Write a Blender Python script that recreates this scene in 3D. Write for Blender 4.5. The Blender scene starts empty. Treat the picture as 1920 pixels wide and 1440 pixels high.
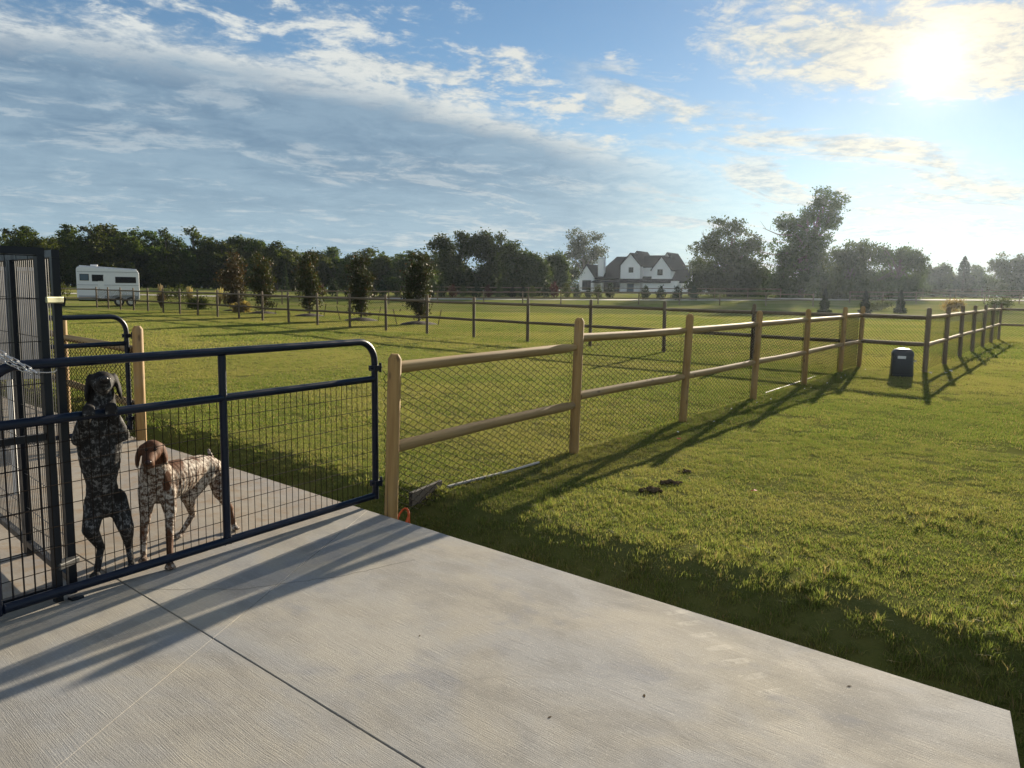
import bpy, math, random
import numpy as np
from mathutils import Vector, Matrix

PI = math.pi
S = bpy.context.scene
COL = S.collection

# ------------------------------------------------------------------ camera
cam_data = bpy.data.cameras.new('camera')
cam_data.sensor_width = 36.0
cam_data.lens = 1480.0 / 1920.0 * 36.0
cam_data.clip_start = 0.05
cam_data.clip_end = 5000.0
camera = bpy.data.objects.new('camera', cam_data)
COL.objects.link(camera)
camera.matrix_world = (Matrix.Translation((0, 0, 1.62)) @ Matrix.Rotation(PI / 2 - math.radians(6.75), 4, 'X')
                       @ Matrix.Rotation(math.radians(0.72), 4, 'Z'))
S.camera = camera

# ------------------------------------------------------------------ exposure
S.view_settings.view_transform = 'Standard'
S.view_settings.look = 'None'
S.view_settings.exposure = 1.2
S.view_settings.gamma = 1.0
S.view_settings.use_curve_mapping = False
S.render.engine = 'CYCLES'
cy = S.cycles
cy.use_denoising = True
cy.max_bounces = 8
cy.diffuse_bounces = 3
cy.glossy_bounces = 3
cy.transmission_bounces = 6
cy.transparent_max_bounces = 12
cy.volume_bounces = 0
cy.sample_clamp_indirect = 6.0
cy.caustics_reflective = False
cy.caustics_refractive = False

# ------------------------------------------------------------------ node helpers
class V:
    """a node socket with arithmetic"""
    def __init__(self, nt, s): self.nt, self.s = nt, s
    def _m(self, op, *a):
        n = self.nt.nodes.new('ShaderNodeMath'); n.operation = op
        for i, x in enumerate((self,) + a):
            if isinstance(x, V): self.nt.links.new(x.s, n.inputs[i])
            else: n.inputs[i].default_value = x
        return V(self.nt, n.outputs[0])
    def __add__(self, o): return self._m('ADD', o)
    __radd__ = __add__
    def __sub__(self, o): return self._m('SUBTRACT', o)
    def __rsub__(self, o): return (self * -1.0) + o
    def __mul__(self, o): return self._m('MULTIPLY', o)
    __rmul__ = __mul__
    def __truediv__(self, o): return self._m('DIVIDE', o)
    def pow(self, o): return self._m('POWER', o)
    def max(self, o): return self._m('MAXIMUM', o)
    def min(self, o): return self._m('MINIMUM', o)
    def abs(self): return self._m('ABSOLUTE')
    def exp(self): return self._m('EXPONENT')
    def fract(self): return self._m('FRACT')
    def sin(self): return self._m('SINE')
    def acos(self): return self._m('ARCCOSINE')

def smooth(v, a, b, c=0.0, d=1.0):
    n = v.nt.nodes.new('ShaderNodeMapRange'); n.interpolation_type = 'SMOOTHSTEP'
    v.nt.links.new(v.s, n.inputs['Value'])
    for k, x in zip(('From Min', 'From Max', 'To Min', 'To Max'), (a, b, c, d)): n.inputs[k].default_value = x
    return V(v.nt, n.outputs[0])

def put(nt, sock, v):
    if isinstance(v, V): nt.links.new(v.s, sock)
    elif isinstance(v, (tuple, list)) and len(v) == 3 and sock.type == 'RGBA': sock.default_value = (*v, 1)
    else: sock.default_value = v

def mixc(nt, f, a, b, mode='MIX'):
    n = nt.nodes.new('ShaderNodeMix'); n.data_type = 'RGBA'; n.blend_type = mode
    put(nt, n.inputs[0], f); put(nt, n.inputs[6], a); put(nt, n.inputs[7], b)
    return V(nt, n.outputs[2])

def comb(nt, x, y, z):
    n = nt.nodes.new('ShaderNodeCombineXYZ')
    for i, q in enumerate((x, y, z)): put(nt, n.inputs[i], q)
    return V(nt, n.outputs[0])

def sep(nt, v):
    n = nt.nodes.new('ShaderNodeSeparateXYZ'); nt.links.new(v.s, n.inputs[0])
    return [V(nt, n.outputs[i]) for i in range(3)]

def noise(nt, vec, scale=1.0, detail=4.0, rough=0.55, dist=0.0, lac=2.0, color=False):
    n = nt.nodes.new('ShaderNodeTexNoise')
    nt.links.new(vec.s, n.inputs['Vector'])
    for k, x in zip(('Scale', 'Detail', 'Roughness', 'Distortion', 'Lacunarity'), (scale, detail, rough, dist, lac)): n.inputs[k].default_value = x
    return V(nt, n.outputs[1 if color else 0])

def voronoi(nt, vec, scale=1.0, out='Distance'):
    n = nt.nodes.new('ShaderNodeTexVoronoi'); nt.links.new(vec.s, n.inputs['Vector']); n.inputs['Scale'].default_value = scale
    return V(nt, n.outputs[out])

def vmul(nt, v, xyz, off=(0, 0, 0)):
    n = nt.nodes.new('ShaderNodeMapping'); nt.links.new(v.s, n.inputs[0])
    n.inputs['Location'].default_value = off; n.inputs['Scale'].default_value = xyz
    return V(nt, n.outputs[0])

def node(nt, kind, out=0):
    n = nt.nodes.new(kind); return V(nt, n.outputs[out])

# ------------------------------------------------------------------ sun and sky
SUN_AZ, SUN_EL = math.radians(26.95), math.radians(14.26)
SUN_DIR = Vector((math.sin(SUN_AZ) * math.cos(SUN_EL), math.cos(SUN_AZ) * math.cos(SUN_EL), math.sin(SUN_EL)))
sun_data = bpy.data.lights.new('sun', 'SUN')
sun_data.energy = 5.0
sun_data.angle = math.radians(0.55)
sun_data.color = (1.0, 0.86, 0.66)
sun = bpy.data.objects.new('sun', sun_data)
sun.rotation_euler = SUN_DIR.to_track_quat('Z', 'Y').to_euler()
sun.location = SUN_DIR * 300
COL.objects.link(sun)

world = bpy.data.worlds.new('World')
S.world = world
world.use_nodes = True
wn = world.node_tree
wn.nodes.clear()

def build_sky():
    nt = wn
    sky = nt.nodes.new('ShaderNodeTexSky'); sky.sky_type = 'NISHITA'; sky.sun_disc = False
    sky.sun_elevation = SUN_EL; sky.sun_rotation = SUN_AZ
    sky.air_density = 1.0; sky.dust_density = 0.06; sky.ozone_density = 2.2; sky.altitude = 300
    base = V(nt, sky.outputs[0])
    d = V(nt, nt.nodes.new('ShaderNodeTexCoord').outputs['Generated'])
    x, y, z = sep(nt, d)
    zz = z.max(0.0) + 0.12                      # a flat cloud deck, bent a little at the horizon
    u, v = x / zz, y / zz
    p = comb(nt, u, v, 0.0)
    # angle to the sun, for light scattered forward through thin cloud
    dot = x * SUN_DIR.x + y * SUN_DIR.y + z * SUN_DIR.z
    th = dot.min(0.99999).max(-1.0).acos()
    glow = (th * (-1.0 / 0.020)).exp()
    halo = (th * (-1.0 / 0.065)).exp()
    wide = (th * (-1.0 / 0.42)).exp()
    # wind-drawn structure: the streaks run from near left to far right
    ang = math.radians(30)
    a = u * math.cos(ang) + v * math.sin(ang)           # along the streaks
    c = v * math.cos(ang) - u * math.sin(ang)           # across
    n1 = noise(nt, comb(nt, a * 0.75, c * 1.0, 3.7), 1.25, 9.0, 0.60, 0.5)
    n2 = noise(nt, comb(nt, a * 0.9, c * 1.0, 9.1), 5.5, 9.0, 0.66, 0.45)
    n3 = noise(nt, comb(nt, a * 0.5, c * 1.1, 1.3), 0.55, 3.0, 0.5, 0.2)
    n4 = noise(nt, comb(nt, a * 1.0, c * 1.0, 2.2), 15.0, 7.0, 0.68, 0.3)
    ns = noise(nt, comb(nt, a * 0.55, c * 1.05, 5.5), 2.0, 10.0, 0.66, 1.1)
    fine = (n2 - 0.5) * 0.55 + (n4 - 0.5) * 0.26
    # cover: a broad bank on the left whose edge runs diagonally, open blue above it, broken cloud on the right
    edge = (v - 2.86) * 0.80 - u * 0.60                 # > 0 inside the bank
    nb = edge + (n1 - 0.5) * 0.60 + fine * 0.9
    bank = smooth(nb, -0.04, 0.26) * smooth(u - v * 0.20, 0.75, -0.75)
    rim = smooth(nb, 0.46, 0.12)
    scat = smooth(n1 * 0.62 + n2 * 0.50 + n4 * 0.22 + smooth(edge, -0.75, -0.1) * 0.17, 0.80, 0.92) * smooth(u, 0.9, 0.3)   # small torn clouds ahead of the bank
    du, dv = u - 1.25, v - 2.22
    big = smooth(0.62 - (du * du * 0.95 + dv * dv * 2.3) + (n1 - 0.5) * 1.5 + fine * 2.0, 0.12, 0.46)
    rb = (c - 2.12 - (n3 - 0.5) * 0.7)
    streak = smooth((rb * rb * -9.0).exp() * 0.55 + (ns - 0.5) * 1.7 + fine * 0.7, 0.36, 0.70) * smooth(u, 0.05, 0.45)
    low = smooth(ns + fine * 0.45, 0.47, 0.60) * smooth(v, 2.9, 3.7) * 0.85
    back = smooth(n1 + fine * 0.6, 0.40, 0.62) * smooth(y, 0.25, -0.15) * 0.85      # unseen broken cloud added behind the viewer as bright ambient fill
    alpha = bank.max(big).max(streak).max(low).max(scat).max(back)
    thick = bank * smooth(nb, 0.10, 0.42)
    tone = smooth(n1 * 0.5 + n2 * 0.5, 0.36, 0.62)
    shade = mixc(nt, tone, (1.50, 2.36, 3.35), (2.40, 3.42, 4.35))      # cloud seen from its unlit side
    lit = mixc(nt, wide, (6.6, 7.0, 7.0), (7.2, 6.6, 5.1))
    lit = mixc(nt, smooth(y, 0.1, -0.5), lit, (10.0, 9.7, 9.0))  # the added cloud behind the viewer is brightened for fill
    body = mixc(nt, smooth(n2 * 0.55 + n4 * 0.45, 0.38, 0.58), mixc(nt, 0.30, shade, lit), lit)
    streaks = smooth(ns * 0.75 + n2 * 0.25 + fine * 0.5, 0.50, 0.64)       # pale wisps under the bank
    under = mixc(nt, streaks * 0.58, shade, mixc(nt, 0.50, shade, lit))
    cl = mixc(nt, thick * (1.0 - rim * 0.85), body, under)
    hs = nt.nodes.new('ShaderNodeHueSaturation'); hs.inputs['Saturation'].default_value = 1.08; hs.inputs['Value'].default_value = 0.92
    nt.links.new(base.s, hs.inputs['Color'])
    air = smooth(z, 0.20, 0.01)
    cl = mixc(nt, air * 0.55, cl, mixc(nt, streaks * 0.8, (4.1, 5.5, 6.2), lit))
    clear = mixc(nt, air * 0.75, V(nt, hs.outputs[0]), mixc(nt, wide, (4.0, 5.6, 6.5), (3.7, 5.2, 5.9)))
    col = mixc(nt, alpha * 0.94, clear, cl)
    def plus(c0, f, c1):
        n = nt.nodes.new('ShaderNodeMix'); n.data_type = 'RGBA'; n.blend_type = 'ADD'
        put(nt, n.inputs[0], 1.0); nt.links.new(c0.s, n.inputs[6])
        nt.links.new(mixc(nt, f, (0, 0, 0), c1).s, n.inputs[7]); return V(nt, n.outputs[2])
    veil = alpha * 0.75 + 0.25
    col = plus(plus(col, glow, (12, 10.5, 7.5)), halo * veil, (2.6, 1.8, 0.8))
    bg = nt.nodes.new('ShaderNodeBackground'); bg.inputs['Strength'].default_value = 0.05
    nt.links.new(col.s, bg.inputs['Color'])
    out = nt.nodes.new('ShaderNodeOutputWorld')
    nt.links.new(bg.outputs[0], out.inputs['Surface'])
build_sky()
world.cycles.sampling_method = 'MANUAL'
world.cycles.sample_map_resolution = 1024
WOOD = [(-93.3, 135.9, 8.8), (-90.5, 135.8, 8.7), (-84.8, 131.4, 9.2), (-86.4, 138.4, 9.4), (-77.9, 127.9, 9.0), (-73.3, 124.2, 8.5), (-79.6, 138.7, 9.4), (-75.8, 136.8, 9.6), (-67.9, 126.0, 8.9), (-66.7, 127.4, 9.1), (-70.0, 138.0, 9.9), (-65.1, 132.6, 9.7), (-65.5, 139.1, 10.7), (-62.5, 138.3, 9.5), (-55.1, 126.7, 8.7), (-54.0, 128.8, 8.8), (-54.0, 134.8, 9.3), (-52.6, 137.1, 9.2), (-48.1, 131.7, 8.8), (-48.3, 139.6, 9.5), (-45.5, 137.5, 8.5), (-41.1, 129.9, 7.6), (-37.1, 124.7, 7.4), (-35.8, 127.1, 6.7), (-36.4, 139.1, 7.0), (-32.4, 132.4, 6.9), (-30.5, 136.0, 7.1), (-25.5, 124.6, 6.2), (-23.7, 129.5, 7.0), (-21.3, 129.4, 6.3), (-18.5, 129.0, 6.3), (-15.9, 125.3, 6.3), (-15.5, 139.9, 6.5), (-13.3, 139.8, 6.7)]
TREES = {'grove1': (-7.53, 112, [(-2.04, 6.42, 2.12, 2.04), (0.98, 7.2, 2.27, 1.89), (3.25, 6.49, 1.97, 1.97), (-0.15, 3.86, 3.78, 2.88)]), 'grove2': (-2.33, 115, [(-0.54, 6.53, 1.71, 2.02), (1.01, 5.49, 1.55, 1.86), (-0.16, 3.57, 2.64, 2.64)]), 'grove3': (1.65, 108, [(-1.46, 5.01, 2.34, 1.9), (1.09, 4.69, 2.48, 1.9), (0.0, 2.89, 3.5, 1.9)]), 'grove4': (5.84, 118, [(0.72, 4.09, 1.44, 1.91), (-0.48, 2.51, 2.23, 1.91)]), 'lone': (19.01, 215, [(-0.29, 12.34, 5.52, 3.92), (-2.76, 10.47, 3.2, 2.91), (2.61, 10.12, 2.91, 2.91), (0.15, 8.1, 4.36, 2.32)]), 'bush_house': (8.72, 140, [(-0.47, 2.55, 2.46, 2.27), (1.61, 3.5, 1.7, 1.7)]), 'rightA': (31.57, 116, [(-0.47, 9.19, 2.98, 1.96), (2.9, 7.55, 2.12, 1.57), (-2.19, 7.19, 2.04, 1.88), (-0.24, 5.83, 4.7, 2.66), (-2.98, 2.73, 3.45, 2.66), (2.12, 2.79, 3.76, 2.82)]), 'rightB': (40.39, 112, [(2.57, 12.86, 2.5, 2.12), (3.41, 10.61, 2.04, 1.97), (0.76, 11.68, 2.12, 1.82), (-0.38, 9.47, 3.03, 1.97), (-2.27, 10.18, 1.82, 1.36), (1.89, 7.66, 2.88, 2.27), (-0.76, 6.16, 3.63, 2.72), (-1.51, 2.81, 3.33, 3.03), (2.65, 3.24, 2.57, 3.03)]), 'rightC1': (45.19, 106, [(0.14, 6.37, 2.58, 1.43), (-2.01, 4.95, 2.01, 2.01), (0.86, 4.28, 3.15, 2.01), (-0.57, 2.16, 3.29, 1.72)]), 'rightC2': (53.6, 112, [(-1.97, 6.44, 2.27, 1.44), (1.06, 6.04, 2.42, 1.66), (2.72, 4.43, 1.66, 1.97), (-0.08, 4.03, 3.33, 2.27), (0.3, 1.8, 3.03, 1.51)]), 'rightD1': (87.15, 165, [(0.56, 4.14, 3.34, 2.23), (-1.11, 2.8, 2.9, 2.23)]), 'rightD2': (103.21, 175, [(-0.83, 4.49, 3.07, 2.6), (0.95, 3.11, 4.02, 2.13)]), 'rightD3': (100.58, 160, [(-1.62, 5.79, 3.68, 2.81), (1.08, 6.56, 3.24, 2.38), (4.86, 5.34, 3.89, 3.03), (-1.08, 2.93, 5.41, 2.38)]), 'behind': (45.34, 190, [(-1.03, 6.53, 3.59, 2.57), (1.54, 4.04, 5.14, 3.34)]), 'low1': (48.06, 150, [(1.01, 1.92, 5.07, 2.23), (-2.03, 2.58, 3.04, 2.03)]), 'low2': (71.56, 170, [(-3.45, 2.85, 5.28, 2.07), (3.45, 3.16, 5.74, 2.3)]), 'low3': (102.9, 190, [(-8.99, 3.37, 7.7, 2.57), (1.28, 3.12, 7.7, 2.31), (10.27, 2.98, 7.7, 2.05)])}
MAGNOLIAS = [(-18.55, 53.02, 3.67), (-15.62, 49.36, 3.68), (-11.75, 45.72, 3.56), (-7.77, 40.51, 3.32), (-4.4, 37.0, 3.3)]
DOG1 = {'head': (-0.016, 0.02, 1.092), 'muz': (-0.008, -0.08, 1.097), 'nose': (-0.002, -0.16, 1.125), 'earL': (-0.071, 0.03, 1.14), 'earLt': (-0.092, 0.0, 1.021), 'earR': (0.049, 0.03, 1.136), 'earRt': (0.071, 0.0, 1.034), 'neck': (-0.021, 0.02, 0.976), 'chest': (-0.041, -0.0, 0.823), 'belly': (-0.044, 0.0, 0.697), 'waist': (-0.046, 0.02, 0.527), 'hips': (-0.031, 0.06, 0.377), 'hipL': (-0.096, 0.06, 0.36), 'kneeL': (-0.109, -0.0, 0.274), 'hockL': (-0.063, 0.07, 0.142), 'footL': (-0.095, -0.03, 0.005), 'hipR': (0.038, 0.08, 0.349), 'kneeR': (0.069, 0.02, 0.252), 'hockR': (0.076, 0.12, 0.101), 'footR': (0.087, 0.05, 0.006), 'shL': (-0.136, 0.0, 0.838), 'elL': (-0.158, -0.02, 0.793), 'pawL': (-0.083, -0.13, 0.951), 'shR': (0.052, 0.02, 0.837), 'elR': (0.083, 0.0, 0.802), 'pawR': (0.019, -0.11, 0.954)}
DOG2 = {'head': (-0.1, -0.1, 0.671), 'muz': (-0.113, -0.18, 0.638), 'nose': (-0.124, -0.27, 0.645), 'earL': (-0.162, -0.08, 0.659), 'earLt': (-0.184, -0.1, 0.596), 'earR': (-0.043, -0.08, 0.663), 'earRt': (-0.034, -0.08, 0.599), 'neck': (-0.091, -0.04, 0.518), 'chest': (-0.085, 0.02, 0.423), 'chestlow': (-0.084, 0.0, 0.363), 'ribs': (0.061, 0.18, 0.446), 'loin': (0.17, 0.36, 0.422), 'rump': (0.253, 0.44, 0.401), 'tail': (0.226, 0.5, 0.459), 'tailt': (0.205, 0.52, 0.5), 'shL': (-0.135, 0.0, 0.384), 'elL': (-0.146, 0.02, 0.267), 'wrL': (-0.166, -0.02, 0.117), 'pawL': (-0.17, -0.06, 0.016), 'shR': (-0.026, 0.0, 0.373), 'elR': (-0.015, 0.0, 0.248), 'wrR': (-0.027, -0.16, 0.126), 'pawR': (-0.031, -0.24, -0.005), 'hipL': (0.236, 0.4, 0.375), 'stL': (0.084, 0.28, 0.259), 'hkL': (0.124, 0.42, 0.119), 'ftL': (0.041, 0.36, 0.016), 'hipR': (0.28, 0.47, 0.337), 'stR': (0.282, 0.36, 0.254), 'hkR': (0.361, 0.47, 0.086), 'ftR': (0.384, 0.36, -0.048)}
# ------------------------------------------------------------------ objects and meshes
class MB:
    """collects shapes and links them as ONE mesh object"""
    def __init__(self): self.v, self.f, self.n = [], [], 0
    def add(self, verts, faces):
        k = self.n
        self.v.extend(tuple(q) for q in verts); self.n += len(verts)
        self.f.extend(tuple(i + k for i in f) for f in faces)
        return self
    def box(self, c, s, rz=0.0, m=None):
        hx, hy, hz = s[0] / 2, s[1] / 2, s[2] / 2
        b = min(hx, hy, hz) * 0.12
        P = []
        for sx, sy, sz in ((-1, -1, -1), (1, -1, -1), (1, 1, -1), (-1, 1, -1), (-1, -1, 1), (1, -1, 1), (1, 1, 1), (-1, 1, 1)):
            P.append(Vector((sx * hx, sy * hy, sz * hz)))
        R = Matrix.Rotation(rz, 3, 'Z') if m is None else m
        P = [R @ q + Vector(c) for q in P]
        return self.add(P, [(0, 3, 2, 1), (4, 5, 6, 7), (0, 1, 5, 4), (1, 2, 6, 5), (2, 3, 7, 6), (3, 0, 4, 7)])
    def tube(self, pts, r, n=8, cap=True, closed=False):
        pts = [Vector(p) for p in pts]; m = len(pts)
        rs = list(r) if isinstance(r, (list, tuple)) else [r] * m
        ring = []
        t0 = None; nrm = None
        for i, p in enumerate(pts):
            if closed: t = pts[(i + 1) % m] - pts[i - 1]
            else: t = pts[min(i + 1, m - 1)] - pts[max(i - 1, 0)]
            if t.length < 1e-9: t = Vector((0, 0, 1))
            t.normalize()
            if nrm is None:
                nrm = t.orthogonal().normalized()
            else:
                nrm = (nrm - t * nrm.dot(t))
                nrm = nrm.normalized() if nrm.length > 1e-6 else t.orthogonal().normalized()
            b = t.cross(nrm)
            ring.append([p + (nrm * math.cos(2 * PI * k / n) + b * math.sin(2 * PI * k / n)) * rs[i] for k in range(n)])
        verts = [q for rg in ring for q in rg]; faces = []
        for i in range(m if closed else m - 1):
            a, c = i * n, ((i + 1) % m) * n
            for k in range(n):
                faces.append((a + k, a + (k + 1) % n, c + (k + 1) % n, c + k))
        if cap and not closed:
            faces.append(tuple(range(n - 1, -1, -1))); faces.append(tuple((m - 1) * n + k for k in range(n)))
        return self.add(verts, faces)
    def prism(self, poly, axis, a, b):
        """poly: 2-D outline; axis 'x','y','z' = direction of extrusion from a to b"""
        def p3(q, t):
            return {'x': (t, q[0], q[1]), 'y': (q[0], t, q[1]), 'z': (q[0], q[1], t)}[axis]
        n = len(poly)
        vs = [p3(q, a) for q in poly] + [p3(q, b) for q in poly]
        fs = [tuple(range(n)), tuple(range(2 * n - 1, n - 1, -1))] + [(i, i + n, (i + 1) % n + n, (i + 1) % n) for i in range(n)]
        return self.add(vs, fs)
    def lathe(self, prof, n=16, c=(0, 0, 0), cap=True):
        vs = []; fs = []
        for (r, z) in prof:
            for k in range(n):
                vs.append((c[0] + r * math.cos(2 * PI * k / n), c[1] + r * math.sin(2 * PI * k / n), c[2] + z))
        for i in range(len(prof) - 1):
            for k in range(n):
                fs.append((i * n + k, i * n + (k + 1) % n, (i + 1) * n + (k + 1) % n, (i + 1) * n + k))
        if cap:
            fs.append(tuple(range(n - 1, -1, -1))); fs.append(tuple((len(prof) - 1) * n + k for k in range(n)))
        return self.add(vs, fs)
    def ball(self, c, r, n=10, m=7):
        r = (r, r, r) if not isinstance(r, (tuple, list)) else r
        vs = []; fs = []
        for i in range(m + 1):
            th = PI * i / m
            for k in range(n):
                ph = 2 * PI * k / n
                vs.append((c[0] + r[0] * math.sin(th) * math.cos(ph), c[1] + r[1] * math.sin(th) * math.sin(ph), c[2] + r[2] * math.cos(th)))
        for i in range(m):
            for k in range(n):
                fs.append((i * n + k, (i + 1) * n + k, (i + 1) * n + (k + 1) % n, i * n + (k + 1) % n))
        return self.add(vs, fs)
    def mesh(self, name, mat, smooth=False, sharp=None):
        me = bpy.data.meshes.new(name)
        me.from_pydata(self.v, [], self.f)
        me.update()
        if mat is not None: me.materials.append(mat)
        if smooth:
            me.polygons.foreach_set('use_smooth', [True] * len(me.polygons))
            me.set_sharp_from_angle(angle=math.radians(sharp or 40))
        return me
    def build(self, name, mat, parent=None, smooth=False, loc=None, rz=0.0, bevel=0.0, sharp=None):
        return link(name, self.mesh(name, mat, smooth, sharp), parent, loc, rz, bevel)

def link(name, me, parent=None, loc=None, rz=0.0, bevel=0.0):
    o = bpy.data.objects.new(name, me)
    COL.objects.link(o)
    if parent is not None: o.parent = parent
    if loc is not None: o.location = loc
    if rz: o.rotation_euler = (0, 0, rz)
    if bevel:
        b = o.modifiers.new('bevel', 'BEVEL'); b.width = bevel; b.segments = 2; b.limit_method = 'ANGLE'
    return o

def tag(o, label=None, cat=None, group=None, kind=None):
    if label: o['label'] = label
    if cat: o['category'] = cat
    if group: o['group'] = group
    if kind: o['kind'] = kind
    return o

def thing(name, label, cat, loc=(0, 0, 0), rz=0.0, group=None):
    o = bpy.data.objects.new(name, None)
    o.empty_display_size = 0.2
    o.location = loc; o.rotation_euler = (0, 0, rz)
    COL.objects.link(o)
    return tag(o, label, cat, group)

def copy_thing(root, loc, rz=0.0, label=None, scale=None):
    r = root.copy(); COL.objects.link(r)
    r.location = loc; r.rotation_euler = (0, 0, rz)
    if scale: r.scale = scale
    if label: r['label'] = label
    for ch in list(root.children):
        c = ch.copy(); COL.objects.link(c); c.parent = r
        for g in list(ch.children):
            q = g.copy(); COL.objects.link(q); q.parent = c
    return r

def raw_mesh(name, co, quads, mat):
    """fast mesh from arrays: co (n,3), quads (m,4)"""
    me = bpy.data.meshes.new(name)
    co = np.asarray(co, dtype=np.float32); quads = np.asarray(quads, dtype=np.int32)
    k = quads.shape[1]
    me.vertices.add(len(co)); me.vertices.foreach_set('co', co.ravel())
    me.loops.add(quads.size); me.loops.foreach_set('vertex_index', quads.ravel())
    me.polygons.add(len(quads))
    me.polygons.foreach_set('loop_start', np.arange(0, quads.size, k, dtype=np.int32))
    me.polygons.foreach_set('loop_total', np.full(len(quads), k, dtype=np.int32))
    me.update(calc_edges=True); me.validate()
    if mat is not None: me.materials.append(mat)
    return me

# ------------------------------------------------------------------ materials
def material(name):
    m = bpy.data.materials.new(name); m.use_nodes = True
    nt = m.node_tree; nt.nodes.clear()
    out = nt.nodes.new('ShaderNodeOutputMaterial')
    return m, nt, out

def principled(nt, out, color, rough=0.6, metal=0.0, bump=None, bump_d=0.01, bump_s=1.0, spec=0.5, coat=0.0):
    b = nt.nodes.new('ShaderNodeBsdfPrincipled')
    put(nt, b.inputs['Base Color'], color); put(nt, b.inputs['Roughness'], rough)
    b.inputs['Metallic'].default_value = metal
    b.inputs['Specular IOR Level'].default_value = spec
    b.inputs['Coat Weight'].default_value = coat
    if bump is not None:
        n = nt.nodes.new('ShaderNodeBump'); n.inputs['Distance'].default_value = bump_d; n.inputs['Strength'].default_value = bump_s
        put(nt, n.inputs['Height'], bump); nt.links.new(n.outputs[0], b.inputs['Normal'])
    if out is not None: nt.links.new(b.outputs[0], out.inputs['Surface'])
    return b

def obj_co(nt): return V(nt, nt.nodes.new('ShaderNodeTexCoord').outputs['Object'])
def world_co(nt): return V(nt, nt.nodes.new('ShaderNodeNewGeometry').outputs['Position'])
def obj_rand(nt): return V(nt, nt.nodes.new('ShaderNodeObjectInfo').outputs['Random'])
def isl_rand(nt): return V(nt, nt.nodes.new('ShaderNodeNewGeometry').outputs['Random Per Island'])

def plain(name, color, rough=0.5, metal=0.0, spec=0.5, var=0.12, scale=6.0, bump=0.0, coat=0.0):
    m, nt, out = material(name)
    n = noise(nt, obj_co(nt), scale, 5, 0.6)
    c = mixc(nt, n, tuple(q * (1 - var) for q in color), tuple(q * (1 + var) for q in color))
    principled(nt, out, c, smooth(n, 0.3, 0.7, max(0, rough - 0.08), min(1, rough + 0.08)), metal, n if bump else None, bump or 0.01, 0.5, spec, coat)
    return m

def wood_mat(name, c1, c2, axis='z', knots=True):
    """round peeled timber with long grain and a few knots"""
    m, nt, out = material(name)
    co = obj_co(nt); r = obj_rand(nt)
    off = comb(nt, r * 17.0, r * 31.0, r * 7.0)
    va = nt.nodes.new('ShaderNodeVectorMath'); va.operation = 'ADD'
    nt.links.new(co.s, va.inputs[0]); nt.links.new(off.s, va.inputs[1])
    p = V(nt, va.outputs[0])
    st = (22, 22, 1.2) if axis == 'z' else (1.2, 22, 22)
    g = noise(nt, vmul(nt, p, st), 1.0, 6, 0.62, 0.6)
    big = noise(nt, vmul(nt, p, (3, 3, 1.0) if axis == 'z' else (1.0, 3, 3)), 1.0, 3, 0.5)
    c = mixc(nt, smooth(g, 0.3, 0.72), c1, c2)
    c = mixc(nt, smooth(big, 0.45, 0.75) * 0.45, c, tuple(q * 0.62 for q in c1))
    if knots:
        vo = voronoi(nt, vmul(nt, p, (9, 9, 3.2) if axis == 'z' else (3.2, 9, 9)), 1.0)
        c = mixc(nt, smooth(vo, 0.16, 0.06) * 0.75, c, (0.06, 0.030, 0.014))
    ck = noise(nt, vmul(nt, p, (60, 60, 1.6) if axis == 'z' else (1.6, 60, 60)), 1.0, 3, 0.5)
    c = mixc(nt, smooth(ck, 0.66, 0.72) * 0.75, c, (0.05, 0.030, 0.016))
    gw = noise(nt, vmul(nt, p, (5, 5, 2.2) if axis == 'z' else (2.2, 5, 5)), 1.0, 4, 0.6)
    c = mixc(nt, smooth(gw, 0.52, 0.70) * 0.40, c, tuple(0.5 * (q + sum(c2) / 3 * 0.8) for q in c2))
    c = mixc(nt, r * 0.35, c, tuple(q * 0.7 for q in c2))
    principled(nt, out, c, 0.72, 0, g, 0.004, 0.7, 0.3)
    return m

def leaf_mat(name, c1, c2, trans=0.45, c3=None, gloss=0.2):
    m, nt, out = material(name)
    r = isl_rand(nt); o = obj_rand(nt)
    n = noise(nt, world_co(nt), 0.35, 3, 0.5)
    c = mixc(nt, r, c1, c2)
    if c3: c = mixc(nt, smooth(r, 0.86, 0.95), c, c3)
    c = mixc(nt, smooth(n, 0.38, 0.66) * 0.5, c, tuple(q * 0.6 for q in c1))
    hs = nt.nodes.new('ShaderNodeHueSaturation')
    put(nt, hs.inputs['Hue'], o * 0.045 + 0.478); put(nt, hs.inputs['Value'], o * 0.5 + 0.75)
    nt.links.new(c.s, hs.inputs['Color']); c = V(nt, hs.outputs[0])
    b = principled(nt, None, c, 0.6, spec=gloss * 0.3)
    t = nt.nodes.new('ShaderNodeBsdfTranslucent')
    nt.links.new(mixc(nt, 1.0, c, (1.5, 1.45, 0.55), 'MULTIPLY').s, t.inputs[0])
    mx = nt.nodes.new('ShaderNodeMixShader'); mx.inputs[0].default_value = trans
    nt.links.new(b.outputs[0], mx.inputs[1]); nt.links.new(t.outputs[0], mx.inputs[2])
    nt.links.new(mx.outputs[0], out.inputs['Surface'])
    return m

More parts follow.
